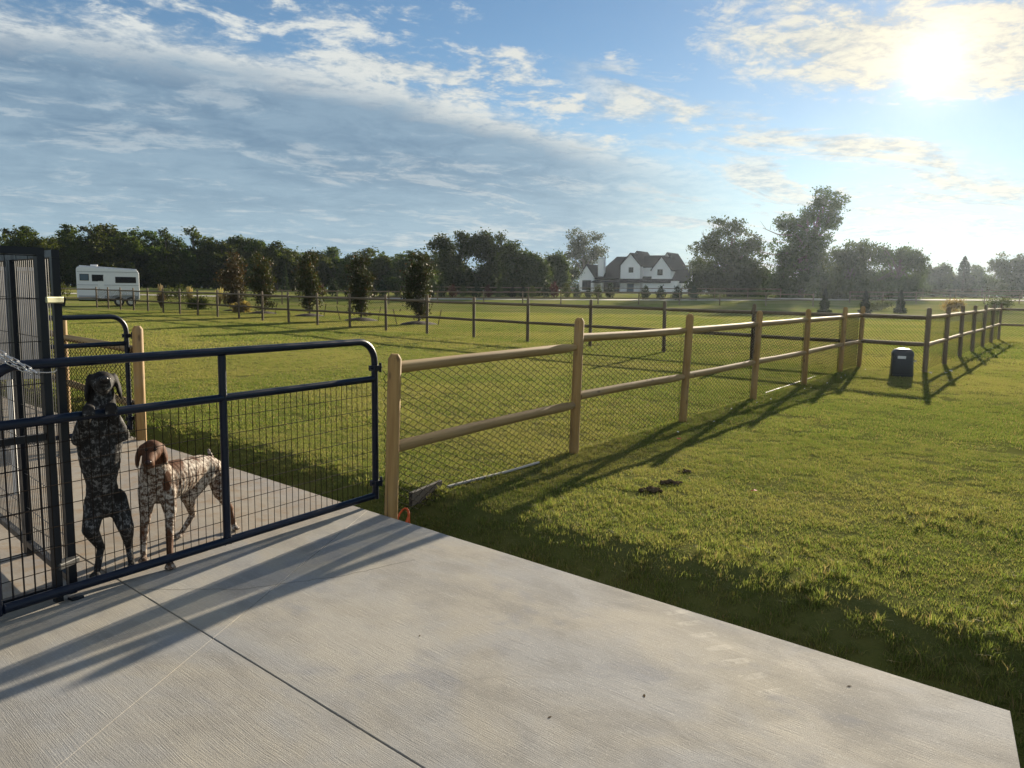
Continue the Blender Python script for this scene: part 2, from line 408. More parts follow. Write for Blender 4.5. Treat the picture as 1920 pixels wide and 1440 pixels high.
M = {}
M['timber_post'] = wood_mat('timber_post', (0.28, 0.160, 0.054), (0.43, 0.270, 0.102), 'z')
M['timber_rail'] = wood_mat('timber_rail', (0.26, 0.165, 0.069), (0.41, 0.280, 0.125), 'x')
M['old_post'] = wood_mat('old_post', (0.155, 0.110, 0.066), (0.25, 0.190, 0.122), 'z')
M['old_rail'] = wood_mat('old_rail', (0.145, 0.103, 0.062), (0.24, 0.180, 0.115), 'x')
M['end_grain'] = plain('end_grain', (0.10, 0.055, 0.028), 0.85)
M['navy'] = plain('navy_paint', (0.005, 0.010, 0.024), 0.36, 0.0, 0.32, 0.2, 9)
M['black_metal'] = plain('black_metal', (0.006, 0.0085, 0.014), 0.45, 0.0, 0.35, 0.2, 9)
M['wire'] = plain('dark_wire', (0.006, 0.006, 0.005), 0.8, 0.0, 0.02)
M['rust_wire'] = plain('rust_wire', (0.018, 0.012, 0.008), 0.75, 0.0, 0.15)
M['steel'] = plain('galvanised_steel', (0.55, 0.56, 0.58), 0.32, 0.95)
M['brass_clamp'] = plain('clamp_strap', (0.36, 0.36, 0.24), 0.40, 0.8)
M['grey_panel'] = plain('grey_panel', (0.36, 0.35, 0.35), 0.6, var=0.06)
M['white_paint'] = plain('white_paint', (0.74, 0.74, 0.73), 0.5, var=0.05)
M['white_metal'] = plain('white_metal', (0.70, 0.71, 0.72), 0.35, var=0.04, coat=0.3)
M['grey_metal'] = plain('grey_metal', (0.34, 0.35, 0.37), 0.4, var=0.08)
M['glass_dark'] = plain('dark_glass', (0.008, 0.009, 0.012), 0.25, 0.0, 0.15)
M['glass_blue'] = plain('pale_glass', (0.07, 0.11, 0.15), 0.15, 0.0, 0.3)
M['rubber'] = plain('rubber', (0.018, 0.018, 0.018), 0.8)
M['black_plastic'] = plain('black_plastic', (0.022, 0.024, 0.026), 0.38, 0, 0.5, 0.15, 12, 0.002)
M['sticker'] = plain('sticker', (0.72, 0.72, 0.70), 0.6)
M['pvc'] = plain('pvc_white', (0.40, 0.385, 0.35), 0.6, var=0.3)
M['dark_board'] = plain('dark_board', (0.030, 0.027, 0.024), 0.8)
M['orange_cable'] = plain('orange_cable', (0.62, 0.115, 0.03), 0.5)
M['paper'] = plain('paper', (0.72, 0.70, 0.66), 0.8)
M['red_paper'] = plain('red_paper', (0.55, 0.05, 0.035), 0.7)
M['soil'] = plain('soil', (0.085, 0.062, 0.038), 0.98, spec=0.0, var=0.5, scale=30, bump=0.01)
M['mulch'] = plain('mulch', (0.036, 0.024, 0.016), 0.95, var=0.6, scale=14, bump=0.03)
M['bark'] = wood_mat('bark', (0.055, 0.042, 0.030), (0.12, 0.095, 0.070), 'z', False)
M['stake'] = plain('stake', (0.10, 0.07, 0.045), 0.8)
M['shingle'] = plain('shingle', (0.010, 0.011, 0.015), 0.95, spec=0.0, var=0.35, scale=3.0, bump=0.02)
M['siding'] = plain('siding', (0.80, 0.80, 0.79), 0.65, var=0.04, scale=2.0)
M['trim_dark'] = plain('trim_dark', (0.020, 0.018, 0.020), 0.5)
M['door_dark'] = plain('door_dark', (0.055, 0.040, 0.042), 0.5)
M['leaf_wood'] = leaf_mat('leaf_wood', (0.032, 0.054, 0.010), (0.080, 0.102, 0.020), 0.34)
M['leaf_grove'] = leaf_mat('leaf_grove', (0.028, 0.048, 0.012), (0.060, 0.082, 0.022), 0.32)
M['leaf_pale'] = leaf_mat('leaf_pale', (0.036, 0.054, 0.018), (0.072, 0.094, 0.032), 0.36)
M['leaf_magnolia'] = leaf_mat('leaf_magnolia', (0.030, 0.040, 0.014), (0.058, 0.064, 0.024), 0.25, (0.10, 0.052, 0.024), 0.4)
M['leaf_rust'] = leaf_mat('leaf_rust', (0.040, 0.034, 0.015), (0.068, 0.050, 0.022), 0.25, (0.10, 0.048, 0.022), 0.5)
M['leaf_red'] = leaf_mat('leaf_red', (0.050, 0.016, 0.013), (0.085, 0.025, 0.020), 0.2)
M['leaf_conifer'] = leaf_mat('leaf_conifer', (0.020, 0.036, 0.016), (0.038, 0.056, 0.024), 0.2)
M['leaf_shrub'] = leaf_mat('leaf_shrub', (0.044, 0.060, 0.020), (0.085, 0.105, 0.036), 0.4)
M['straw'] = leaf_mat('straw', (0.24, 0.19, 0.09), (0.36, 0.29, 0.16), 0.5)
M['plume'] = leaf_mat('plume', (0.52, 0.46, 0.34), (0.62, 0.56, 0.44), 0.5)

# ---- lawn: the soil and thatch under the blades near by, the whole sward far away
SLAB_P, SLAB_D, SLAB_N = (-0.93, 5.55), (0.7431, -0.6691), (0.6691, 0.7431)
SLAB_C = (1.98, 2.94)
EDGE_D, EDGE_N = (-0.469, -0.883), (0.883, -0.469)

def lawn_mat():
    m, nt, out = material('lawn')
    p = world_co(nt)
    x, y, z = sep(nt, p)
    dist = (x * x + y * y).pow(0.5)
    n1 = noise(nt, p, 0.16, 5, 0.6, 0.4)
    n2 = noise(nt, p, 1.1, 6, 0.65)
    n3 = noise(nt, p, 26.0, 4, 0.7)
    n4 = noise(nt, p, 5.0, 5, 0.65)
    green = mixc(nt, n2, (0.080, 0.108, 0.024), (0.144, 0.170, 0.046))
    yel = mixc(nt, n2, (0.150, 0.148, 0.050), (0.215, 0.200, 0.080))
    c = mixc(nt, smooth(n1 + (n4 - 0.5) * 0.25, 0.40, 0.62), green, yel)
    c = mixc(nt, smooth(n4, 0.56, 0.72) * 0.35, c, (0.035, 0.040, 0.012))
    thatch = mixc(nt, n3, (0.034, 0.036, 0.012), (0.085, 0.084, 0.028))
    far = smooth(dist, 14.0, 45.0)
    c = mixc(nt, far, mixc(nt, 0.45, thatch, c), c)
    gap = smooth(noise(nt, p, 0.7, 4, 0.6), 0.60, 0.72) * smooth(dist, 30.0, 12.0)
    c = mixc(nt, gap * 0.35, c, mixc(nt, n3, (0.045, 0.032, 0.018), (0.10, 0.075, 0.045)))
    # mown grass far off: stands up and lets the low sun through
    nr = noise(nt, vmul(nt, p, (1, 1, 0.2)), 9.0, 5, 0.75)
    b = principled(nt, None, c, 0.85, 0, n3 * 0.5 + n4 * 0.9 + nr, 0.05, 0.45, 0.0)
    b.inputs['Sheen Weight'].default_value = 0.04
    b.inputs['Sheen Roughness'].default_value = 0.45
    b.inputs['Sheen Tint'].default_value = (0.75, 0.78, 0.25, 1)
    nt.links.new(b.outputs[0], out.inputs['Surface'])
    return m
M['lawn'] = lawn_mat()

def blade_mat():
    m, nt, out = material('grass_blade')
    p = world_co(nt)
    n1 = noise(nt, p, 0.16, 5, 0.6, 0.4)
    n4 = noise(nt, p, 5.0, 5, 0.65)
    r = isl_rand(nt)
    g = mixc(nt, r, (0.118, 0.158, 0.034), (0.200, 0.238, 0.066))
    yl = mixc(nt, r, (0.200, 0.205, 0.062), (0.305, 0.290, 0.108))
    c = mixc(nt, smooth(n1 + (n4 - 0.5) * 0.40 + (r - 0.5) * 0.12, 0.40, 0.60), g, yl)
    c = mixc(nt, smooth(r + (n4 - 0.5) * 0.25, 0.76, 0.86), c, (0.30, 0.235, 0.12))
    b = principled(nt, None, c, 0.6, spec=0.08)
    t = nt.nodes.new('ShaderNodeBsdfTranslucent')
    nt.links.new(mixc(nt, 1.0, c, (1.15, 1.18, 0.80), 'MULTIPLY').s, t.inputs[0])
    mx = nt.nodes.new('ShaderNodeMixShader'); mx.inputs[0].default_value = 0.52
    nt.links.new(b.outputs[0], mx.inputs[1]); nt.links.new(t.outputs[0], mx.inputs[2])
    nt.links.new(mx.outputs[0], out.inputs['Surface'])
    return m
M['blade'] = blade_mat()

def concrete_mat():
    m, nt, out = material('broomed_concrete')
    p = world_co(nt)
    x, y, z = sep(nt, p)
    a = x * SLAB_D[0] + y * SLAB_D[1]
    c = x * SLAB_N[0] + y * SLAB_N[1]
    q = comb(nt, a, c, z)
    warp = noise(nt, q, 1.7, 3, 0.5)
    cw = c + (warp - 0.5) * 0.05
    br = noise(nt, comb(nt, a * 5.0, cw * 230.0, 0.0), 1.0, 4, 0.65)
    br2 = noise(nt, comb(nt, a * 0.5, cw * 38.0, 4.0), 1.0, 4, 0.6)
    sp = noise(nt, q, 190.0, 2, 0.6)
    bl = noise(nt, comb(nt, a * 0.9, c * 1.3, 2.0), 1.2, 5, 0.6, 0.5)
    bl2 = noise(nt, comb(nt, a * 0.8, c * 1.4, 8.0), 2.7, 6, 0.62, 0.4)
    warm = mixc(nt, smooth(bl, 0.36, 0.64), (0.350, 0.325, 0.272), (0.302, 0.304, 0.300))
    col = mixc(nt, smooth(bl2, 0.40, 0.66) * 0.55, warm, (0.205, 0.198, 0.183))
    col = mixc(nt, smooth(noise(nt, q, 0.8, 4, 0.55), 0.50, 0.66) * 0.45, col, (0.47, 0.425, 0.33))
    col = mixc(nt, smooth(noise(nt, comb(nt, a * 0.8, c * 1.1, 15.0), 1.9, 4, 0.6, 0.4), 0.56, 0.70) * 0.55, col, (0.195, 0.208, 0.236))
    col = mixc(nt, smooth(br, 0.40, 0.66) * 0.36, col, (0.23, 0.22, 0.20))
    col = mixc(nt, smooth(br2, 0.50, 0.72) * 0.07, col, (0.55, 0.52, 0.46))
    col = mixc(nt, smooth(sp, 0.58, 0.76) * 0.30, col, (0.20, 0.19, 0.17))
    col = mixc(nt, smooth(noise(nt, q, 75.0, 3, 0.6), 0.56, 0.70) * 0.30, col, (0.56, 0.54, 0.49))
    pit = voronoi(nt, q, 34.0)
    col = mixc(nt, smooth(pit, 0.055, 0.02) * smooth(noise(nt, q, 6.0, 3, 0.6), 0.52, 0.6) * 0.55, col, (0.10, 0.09, 0.075))
    # earth carried on to the part behind the gate
    dirt = smooth(noise(nt, q, 6.5, 6, 0.7), 0.44, 0.70)
    inside = smooth((x + 2.44) * -0.839 + (y - 3.65) * 0.545, -0.02, 0.25)
    col = mixc(nt, inside * (dirt * 0.62 + 0.22), col, (0.270, 0.190, 0.118))
    # dusty tyre print: a row of short pale dashes near the lawn edge
    ta = (x - 0.85) * 0.264 + (y - 3.89) * -0.9645
    tc = (x - 0.85) * 0.9645 + (y - 3.89) * 0.264
    row = smooth(tc.abs(), 0.075, 0.05) * smooth((ta * 7.2).fract() - 0.5, -0.10, -0.22) * smooth(ta, -0.1, 0.05) * smooth(ta, 1.0, 0.75)
    col = mixc(nt, row * smooth(noise(nt, q, 22, 4, 0.7), 0.35, 0.6) * 0.42, col, (0.60, 0.56, 0.48))
    # a faint scuffed arc
    ax, ay = x - 0.05, y - 2.55
    arc = smooth(((ax * ax + ay * ay).pow(0.5) - 0.62).abs(), 0.014, 0.004) * smooth(ax * 0.5 + ay, 0.25, 0.55)
    col = mixc(nt, arc * 0.13, col, (0.16, 0.15, 0.135))
    h = br * 0.9 + sp * 0.55 + br2 * 0.12
    principled(nt, out, col, smooth(bl2, 0.3, 0.7, 0.80, 0.92), 0, h, 0.0036, 0.70, 0.18)
    return m
M['concrete'] = concrete_mat()
M['joint_dark'] = plain('joint_dirt', (0.040, 0.033, 0.025), 0.95)
M['road'] = plain('road_gravel', (0.42, 0.39, 0.34), 0.9, var=0.15, scale=0.6)

# ------------------------------------------------------------------ the ground
def smoothstep(t): 
    t = np.clip(t, 0, 1); return t * t * (3 - 2 * t)

_rng = np.random.default_rng(11)
_W = [(_rng.uniform(-1, 1, 2) * k, _rng.uniform(0, 6.28), 1.0 / k ** 0.8) for k in (1.2, 1.9, 2.8, 3.9, 5.2, 7.0, 9.5, 13.0)]
def lumps(x, y):
    s = 0
    for (k, ph, am) in _W: s = s + am * np.sin(k[0] * x + k[1] * y + ph)
    return s / 2.6

def slab_dist(x, y):
    s1 = (x - SLAB_P[0]) * SLAB_N[0] + (y - SLAB_P[1]) * SLAB_N[1]
    s2 = (x - SLAB_C[0]) * EDGE_N[0] + (y - SLAB_C[1]) * EDGE_N[1]
    return np.where((s1 > 0) & (s2 > 0), np.hypot(np.maximum(s1, 0), np.maximum(s2, 0)), np.maximum(s1, s2))

def ground_z(x, y):
    x = np.asarray(x, dtype=float); y = np.asarray(y, dtype=float)
    s = slab_dist(x, y)
    d = np.hypot(x, y)
    wob = lumps(x * 0.8, y * 0.8)
    w = 0.72 + 0.14 * wob
    bank = -0.23 + 0.23 * smoothstep((s - 0.16) / w)
    near = smoothstep((26 - d) / 18)
    z = bank + 0.014 * lumps(x * 1.7 + 3, y * 1.7) * near * smoothstep(s / 0.4) + 0.02 * lumps(x * 0.25, y * 0.25 + 5) * smoothstep(s / 2)
    z = np.where(s < -0.02, -0.26, z)
    return z + 1.3 * smoothstep((d - 62) / 73)

def gz(x, y): return float(ground_z(x, y))

def build_lawn():
    front = np.arange(-62, 62.01, 0.5); back = np.arange(70, 290.1, 10.0)
    th = np.radians(np.concatenate([front, back]))
    r = [0.6]
    while r[-1] < 330:
        r.append(r[-1] * (1.011 if r[-1] < 28 else 1.045))
    r = np.array(r); nr, na = len(r), len(th)
    R, T = np.meshgrid(r, th, indexing='ij')
    X, Y = R * np.sin(T), R * np.cos(T)
    Z = ground_z(X, Y)
    co = np.stack([X, Y, Z], -1).reshape(-1, 3)
    i, k = np.meshgrid(np.arange(nr - 1), np.arange(na), indexing='ij')
    k2 = (k + 1) % na
    q = np.stack([i * na + k, i * na + k2, (i + 1) * na + k2, (i + 1) * na + k], -1).reshape(-1, 4)
    q = q[:, ::-1]
    co = np.vstack([co, [[0, 0, -0.26]]])
    me = raw_mesh('lawn', co, q, M['lawn'])
    me.polygons.foreach_set('use_smooth', [True] * len(me.polygons))
    o = link('lawn', me)
    tag(o, 'mown grass field running from the patio edge to the tree line', 'lawn', kind='structure')
build_lawn()

def clip(poly, n, d, keep):
    """keep the side n.p >= d (keep=1) or <= d (keep=-1)"""
    out = []
    for i, p in enumerate(poly):
        q = poly[(i + 1) % len(poly)]
        sp = (n[0] * p[0] + n[1] * p[1] - d) * keep; sq = (n[0] * q[0] + n[1] * q[1] - d) * keep
        if sp >= 0: out.append(p)
        if sp * sq < 0:
            t = sp / (sp - sq); out.append((p[0] + (q[0] - p[0]) * t, p[1] + (q[1] - p[1]) * t))
    return out

def shrink(poly, e):
    n = len(poly); out = []
    area = sum(poly[i][0] * poly[(i + 1) % n][1] - poly[(i + 1) % n][0] * poly[i][1] for i in range(n))
    if area < 0: poly = poly[::-1]
    lines = []
    for i in range(n):
        p, q = Vector(poly[i]), Vector(poly[(i + 1) % n]); t = (q - p).normalized(); nn = Vector((-t.y, t.x))
        lines.append((nn, nn.dot(p) + e))
    for i in range(n):
        (a, da), (b, db) = lines[i - 1], lines[i]
        det = a.x * b.y - a.y * b.x
        out.append(((da * b.y - db * a.y) / det, (a.x * db - b.x * da) / det))
    return out

def build_patio():
    far = (SLAB_P[0] - SLAB_D[0] * 14, SLAB_P[1] - SLAB_D[1] * 14)
    er = random.Random(12); n = 62
    rim = [(far[0] + (SLAB_C[0] - far[0]) * k / n + SLAB_N[0] * er.uniform(-.004, .003), far[1] + (SLAB_C[1] - far[1]) * k / n + SLAB_N[1] * er.uniform(-.004, .003)) for k in range(1, n)]
    outer = [far, *rim, SLAB_C, (SLAB_C[0] + EDGE_D[0] * 9, SLAB_C[1] + EDGE_D[1] * 9), (-10.0, -5.2), (far[0] - 6.0, far[1] - 6.7)]
    base = MB().prism(shrink(outer, 0.03), 'z', -0.2, -0.03)
    o = base.build('concrete_patio', M['joint_dark'])
    tag(o, 'broom finished concrete patio with sawn joints beside the lawn', 'patio', kind='structure')
    dA = SLAB_N[0] * SLAB_P[0] + SLAB_N[1] * SLAB_P[1] - 1.82
    bd = (math.sin(math.radians(8.5)), math.cos(math.radians(8.5))); nB = (bd[1], -bd[0])
    dB = nB[0] * -1.38 + nB[1] * 3.45
    for ka in (1, -1):
        for kb in (1, -1):
            p = clip(clip(outer, SLAB_N, dA + ka * 0.0032, ka), nB, dB + kb * 0.0009, kb)
            p = shrink(p, 0.0)
            t0, t1 = shrink(p, 0.0010), shrink(p, 0.0025)
            n = len(p); m = MB()
            vs = [(*q, -0.18) for q in p] + [(*q, -0.007) for q in p] + [(*q, -0.002) for q in t0] + [(*q, 0.0) for q in t1]
            fs = [tuple(range(3 * n, 4 * n))]
            for L in range(3):
                fs += [(L * n + i, L * n + (i + 1) % n, (L + 1) * n + (i + 1) % n, (L + 1) * n + i) for i in range(n)]
            m.add(vs, fs).build('concrete_slab', M['concrete'], o)
    # hairline crack wandering from the joint towards the corner
    m = MB(); rnd = random.Random(4)
    pts = [(-1.99, 4.08), (-1.45, 4.1), (-0.95, 4.32), (-0.55, 4.62)]
    path = []
    for i in range(len(pts) - 1):
        for k in range(14):
            t = k / 14
            path.append((pts[i][0] * (1 - t) + pts[i + 1][0] * t + rnd.uniform(-.008, .008), pts[i][1] * (1 - t) + pts[i + 1][1] * t + rnd.uniform(-.008, .008)))
    for i in range(len(path) - 1):
        (x0, y0), (x1, y1) = path[i], path[i + 1]
        L = math.hypot(x1 - x0, y1 - y0); nx, ny = -(y1 - y0) / L * 0.0014, (x1 - x0) / L * 0.0014
        m.add([(x0 - nx, y0 - ny, .0008), (x1 - nx, y1 - ny, .0008), (x1 + nx, y1 + ny, .0008), (x0 + nx, y0 + ny, .0008)], [(0, 1, 2, 3)])
    m.build('hairline_crack', M['joint_dark'], o)
build_patio()

def build_road():
    """pale gravel road far off on the right, a farm track in front of the wood"""
    def ribbon(pts, w, name, label):
        m = MB(); n = len(pts); vs = []
        for i, p in enumerate(pts):
            a = Vector(pts[max(0, i - 1)]); b = Vector(pts[min(n - 1, i + 1)]); t = (b - a).normalized(); q = Vector((-t.y, t.x)) * w / 2
            for s in (1, 0.33, -0.33, -1):
                x, y = p[0] + q.x * s, p[1] + q.y * s; vs.append((x, y, gz(x, y) + 0.02))
        fs = [(i * 4 + k, i * 4 + k + 1, i * 4 + k + 5, i * 4 + k + 4) for i in range(n - 1) for k in range(3)]
        o = m.add(vs, fs).build(name, M['road'], smooth=True)
        tag(o, label, name.replace('_', ' '), kind='structure')
    ribbon([(x, 104 - (x - 40) * 0.10 + 1.5 * math.sin(x * 0.05)) for x in range(34, 240, 6)], 5.5, 'gravel_road', 'pale gravel road in front of the hazy trees on the right')
    ribbon([(x, 92 + (x + 20) * 0.16) for x in range(-70, 60, 5)], 3.2, 'farm_track', 'pale farm track between the two far fences')
build_road()

HAZE_DENSITY, HAZE_G = 0.000125, 0.72
def build_haze():
    m, nt, out = material('haze')
    pv = nt.nodes.new('ShaderNodeVolumePrincipled')
    pv.inputs['Color'].default_value = (0.70, 0.83, 1.0, 1)
    pv.inputs['Density'].default_value = HAZE_DENSITY
    pv.inputs['Anisotropy'].default_value = HAZE_G
    nt.links.new(pv.outputs[0], out.inputs['Volume'])
    o = MB().add([(-340, -340, -1.5), (340, -340, -1.5), (340, 340, -1.5), (-340, 340, -1.5), (-340, -340, 24), (340, -340, 24), (340, 340, 24), (-340, 340, 24)],
                 [(0, 3, 2, 1), (4, 5, 6, 7), (0, 1, 5, 4), (1, 2, 6, 5), (2, 3, 7, 6), (3, 0, 4, 7)]).build('haze', m)
    tag(o, 'thin sunlit evening haze over the whole field', 'haze', kind='stuff')

build_haze()

# ------------------------------------------------------------------ log fences
F_DIR = math.radians(36.2)

def post_mesh(r, h, mat, name='post', dome=0.035, n=14, sunk=0.35):
    m = MB()
    m.lathe([(r, -sunk), (r * 1.0, 0.0), (r * 0.98, h - dome), (r * 0.55, h)], n)
    return m.mesh(name, mat, True, 35)

def rail_mesh(L, r, mat, end_mat, seed):
    """a peeled round rail: blunt sawn butt at one end, a dowel turned down at the other; axis along +X from 0 to L"""
    rnd = random.Random(seed); m = MB(); n = 14
    prof = [(0.015, r * 0.55), (0.055, r * 0.58), (0.058, r * 1.04)]
    for k in range(1, 9):
        prof.append((0.058 + (L - 0.30) * k / 8, r * (1.0 + rnd.uniform(-.025, .025))))
    prof += [(L - 0.17, r * 0.95), (L - 0.10, r * 0.82), (L - 0.015, r * 0.66)]
    bend = rnd.uniform(-.012, .012); bz = rnd.uniform(-.008, .012)
    pts = [(x, math.sin(PI * x / L) * bend * 0.7, math.sin(PI * x / L) * bz) for x, _ in prof]
    m.tube(pts, [q for _, q in prof], n)
    me = m.mesh('rail', mat, True, 38)
    me.materials.append(end_mat)
    for p in me.polygons:
        if abs(p.normal.x) > 0.8 and p.center.x < 0.09: p.material_index = 1
    return me

def link_mesh(W, H, a, r, name='wire_mesh', sides=3, mat=None, z0=0.03):
    """woven diamond netting in the XZ plane, every wire a bent rod"""
    cols = int(round(W / a)); ax = W / cols; rows = int(round(H / (a / 2))); hz = H / rows
    co = []; q = []; off = r * 0.9
    zz = np.arange(rows + 1) * hz + z0
    for i in range(cols + 1):
        sgn = np.where((np.arange(rows + 1) + i) % 2 == 0, 1.0, -1.0)
        xs = i * ax + sgn * ax * 0.5
        xs = np.clip(xs, 0.0, W)
        ys = sgn * off
        base = len(co) * 0 + i * (rows + 1) * sides
        for k in range(sides):
            ph = 2 * PI * k / sides
            co.append(np.stack([xs + r * math.cos(ph) * 0.8, ys + r * math.sin(ph), zz + r * math.cos(ph) * 0.6], -1))
    arr = np.stack(co, 0)                         # (wires*sides, rows+1, 3)
    nW = cols + 1; R1 = rows + 1
    co = arr.reshape(-1, 3)
    w, k, j = np.meshgrid(np.arange(nW), np.arange(sides), np.arange(rows), indexing='ij')
    k2 = (k + 1) % sides
    q = np.stack([(w * sides + k) * R1 + j, (w * sides + k2) * R1 + j, (w * sides + k2) * R1 + j + 1, (w * sides + k) * R1 + j + 1], -1).reshape(-1, 4)
    me = raw_mesh(name, co, q, mat)
    return me

BAY = 2.6
FRONT_POST = post_mesh(0.049, 1.36, M['timber_post'])
FRONT_RAILS = [rail_mesh(BAY, 0.043, M['timber_rail'], M['end_grain'], s) for s in (1, 2, 3, 4)]
OLD_POST = post_mesh(0.050, 1.36, M['old_post'])
OLD_RAILS = [rail_mesh(BAY, 0.044, M['old_rail'], M['end_grain'], s) for s in (5, 6, 7)]
NET = link_mesh(BAY, 1.10, 0.057, 0.0031, mat=M['wire'])
NET_FAR = link_mesh(BAY, 1.10, 0.084, 0.0026, mat=M['wire'])
NET_COARSE = link_mesh(BAY, 1.10, 0.066, 0.0040, mat=M['wire'])

def log_fence(name, label, pts, posts_mesh, rails, net, zt=1.16, zl=0.585, net_side=0.06, lean=None, skip_net=0, rise=0.0, skip_first=False):
    """pts: ground points of the posts in order; rails run from each post to the next"""
    rnd = random.Random(name + label)
    x0, y0 = pts[0]
    t = thing(name, label, 'fence', (x0, y0, 0))
    for i, (x, y) in enumerate(pts):
        k = i / max(1, len(pts) - 1)
        if not (skip_first and i == 0):
          o = link('post', posts_mesh, t, (x - x0, y - y0, gz(x, y) * 0.85))
          o.rotation_euler = (rnd.uniform(-.012, .012), rnd.uniform(-.014, .014), 0)
          if lean: o.rotation_euler[0] += lean[0]; o.rotation_euler[1] += lean[1]
          if rise: o.scale = (1, 1, 1 + rise * k / 1.36)
        if i == len(pts) - 1: break
        xb, yb = pts[i + 1]
        L = math.hypot(xb - x, yb - y); a = math.atan2(yb - y, xb - x)
        g = (gz(x, y) + gz(xb, yb)) * 0.4
        for h in (zt + rise * k, zl + rise * k * 0.6):
            j = rnd.uniform(-.012, .012)
            q = link('rail', rnd.choice(rails), t, (x - x0, y - y0, g + h + j), 0)
            q.rotation_euler = (rnd.choice((0, 1.5, 3.0, 4.4)), rnd.uniform(-.006, .006), a)
            q.scale = (L / BAY, 1, 1)
        if net is not None and i >= skip_net:
            off = (-math.sin(a) * net_side, math.cos(a) * net_side)
            q = link('wire_mesh', net, t, (x - x0 + off[0], y - y0 + off[1], g), a)
            q.scale = (L / BAY, 1, 1.0 + rise * k)
            q['kind'] = 'stuff'
    return t

def along(p, ang, ds):
    return [(p[0] + math.sin(ang) * d, p[1] + math.cos(ang) * d) for d in ds]

# the new fence beside the patio: seven posts up to the corner
P_FRONT = [(-0.87, 5.57), (0.63, 7.81), (2.17, 9.89), (3.70, 12.00), (5.24, 14.08), (6.82, 16.35), (7.72, 17.52)]
log_fence('log_rail_fence', 'new peeled log fence with two rails and netting, starting at the patio gate', P_FRONT,
          FRONT_POST, FRONT_RAILS, NET, lean=(0.0, 0.022))
# the long dark fence at the back of the yard, from that corner away to the left, and the short bay past the corner
n_back = 21
P_BACK = [(7.72 - 38.02 * k / n_back, 17.52 + 40.2 * k / n_back) for k in range(n_back + 1)]
log_fence('log_rail_fence', 'long dark log fence with netting closing the yard in front of the magnolias', P_BACK, OLD_POST, OLD_RAILS, NET_COARSE, rise=0.16, skip_first=True)
P_JOG = [(7.72, 17.52), (8.62, 16.42)]
log_fence('log_rail_fence', 'single short bay of log fence beside the black bin', P_JOG, OLD_POST, OLD_RAILS, NET_COARSE, skip_first=True)
P_SECOND = [(8.62 + 9.78 * k / 6, 16.42 + 13.5 * k / 6) for k in range(7)]
log_fence('log_rail_fence', 'log fence running on past the black bin towards the hazy trees', P_SECOND, OLD_POST, FRONT_RAILS, NET_FAR, skip_first=True)
P_THIRD = along((18.4, 29.92), math.radians(127), [2.65 * k for k in range(4)])
log_fence('log_rail_fence', 'log fence leaving the right edge of the picture from the far corner post', P_THIRD, OLD_POST, OLD_RAILS, NET_COARSE, skip_first=True)
P_END = along(P_BACK[-1], F_DIR + PI, [2.7 * k for k in range(4)])
log_fence('log_rail_fence', 'dark log fence crossing in front of the white horse trailer', P_END, OLD_POST, OLD_RAILS, None, zt=1.34, zl=0.70, skip_first=True, rise=0.0)
P_LEFT = [(-3.93, 8.25), (-5.85, 10.25), (-7.75, 12.2), (-9.6, 14.2)]
log_fence('log_rail_fence', 'pale timber fence seen behind the second gate on the left', P_LEFT, post_mesh(0.054, 1.40, M['timber_post']), FRONT_RAILS, NET, zt=1.13, zl=0.55)

# far field fences, dark with two or three rails
FAR_POST = MB().tube([(0, 0, -.3), (0, 0, 1.32)], 0.065, 6).mesh('post', M['old_post'], True)
FAR_RAIL = MB().tube([(0, 0, 0), (1, 0, 0)], 0.055, 6).mesh('rail', M['old_rail'], True)
def far_fence(label, pts, hs, step):
    x0, y0 = pts[0]; t = thing('field_fence', label, 'fence', (x0, y0, gz(x0, y0)))
    z0 = gz(x0, y0)
    P = []
    for i in range(len(pts) - 1):
        a, b = Vector(pts[i]), Vector(pts[i + 1]); n = max(1, round((b - a).length / step))
        P += [a.lerp(b, k / n) for k in range(n)]
    P.append(Vector(pts[-1]))
    for i, p in enumerate(P):
        link('post', FAR_POST, t, (p.x - x0, p.y - y0, gz(*p) - z0))
        if i + 1 < len(P):
            q = P[i + 1]; dz = gz(*q) - gz(*p)
            for h in hs:
                o = link('rail', FAR_RAIL, t, (p.x - x0, p.y - y0, gz(*p) - z0 + h))
                o.rotation_euler = (0, -math.atan2(dz, (q - p).length), math.atan2(q.y - p.y, q.x - p.x)); o.scale = ((q - p).length, 1, 1)
far_fence('dark far fence along the near side of the farm track', [(-26.0, 71.5), (-16.5, 74.5), (-3.0, 81.0), (9.0, 84.0), (22, 84.5), (31, 82)], (1.22, 0.66), 4.6)
far_fence('thin dark far fence along the house side of the farm track', [(-14, 99), (2, 103), (18, 106), (36, 107)], (1.25, 0.75), 4.8)
far_fence('low dark fence by the gravel road among the hazy trees', [(39, 92), (60, 88), (84, 86)], (1.25, 0.8, 0.35), 3.6)
far_fence('far fence behind the gravel road on the right', [(44, 112), (75, 110), (120, 108)], (1.2, 0.7), 4.5)

# ------------------------------------------------------------------ gates
def weld_mesh(W, z0, z1, dx, dz, r, mat, name='wire_mesh', n=3, y=0.0):
    m = MB()
    k = int(round(W / dx))
    for i in range(1, k): m.tube([(W * i / k, y, z0), (W * i / k, y, z1)], r, n, cap=False)
    h = int(round((z1 - z0) / dz))
    for j in range(h + 1):
        z = z0 + (z1 - z0) * j / h
        m.tube([(0, y + r * 1.7, z), (W, y + r * 1.7, z)], r, n, cap=False)
    return m.mesh(name, mat)

def arc(c, r, a0, a1, n=7):
    return [(c[0] + r * math.cos(a0 + (a1 - a0) * k / n), 0, c[1] + r * math.sin(a0 + (a1 - a0) * k / n)) for k in range(n + 1)]

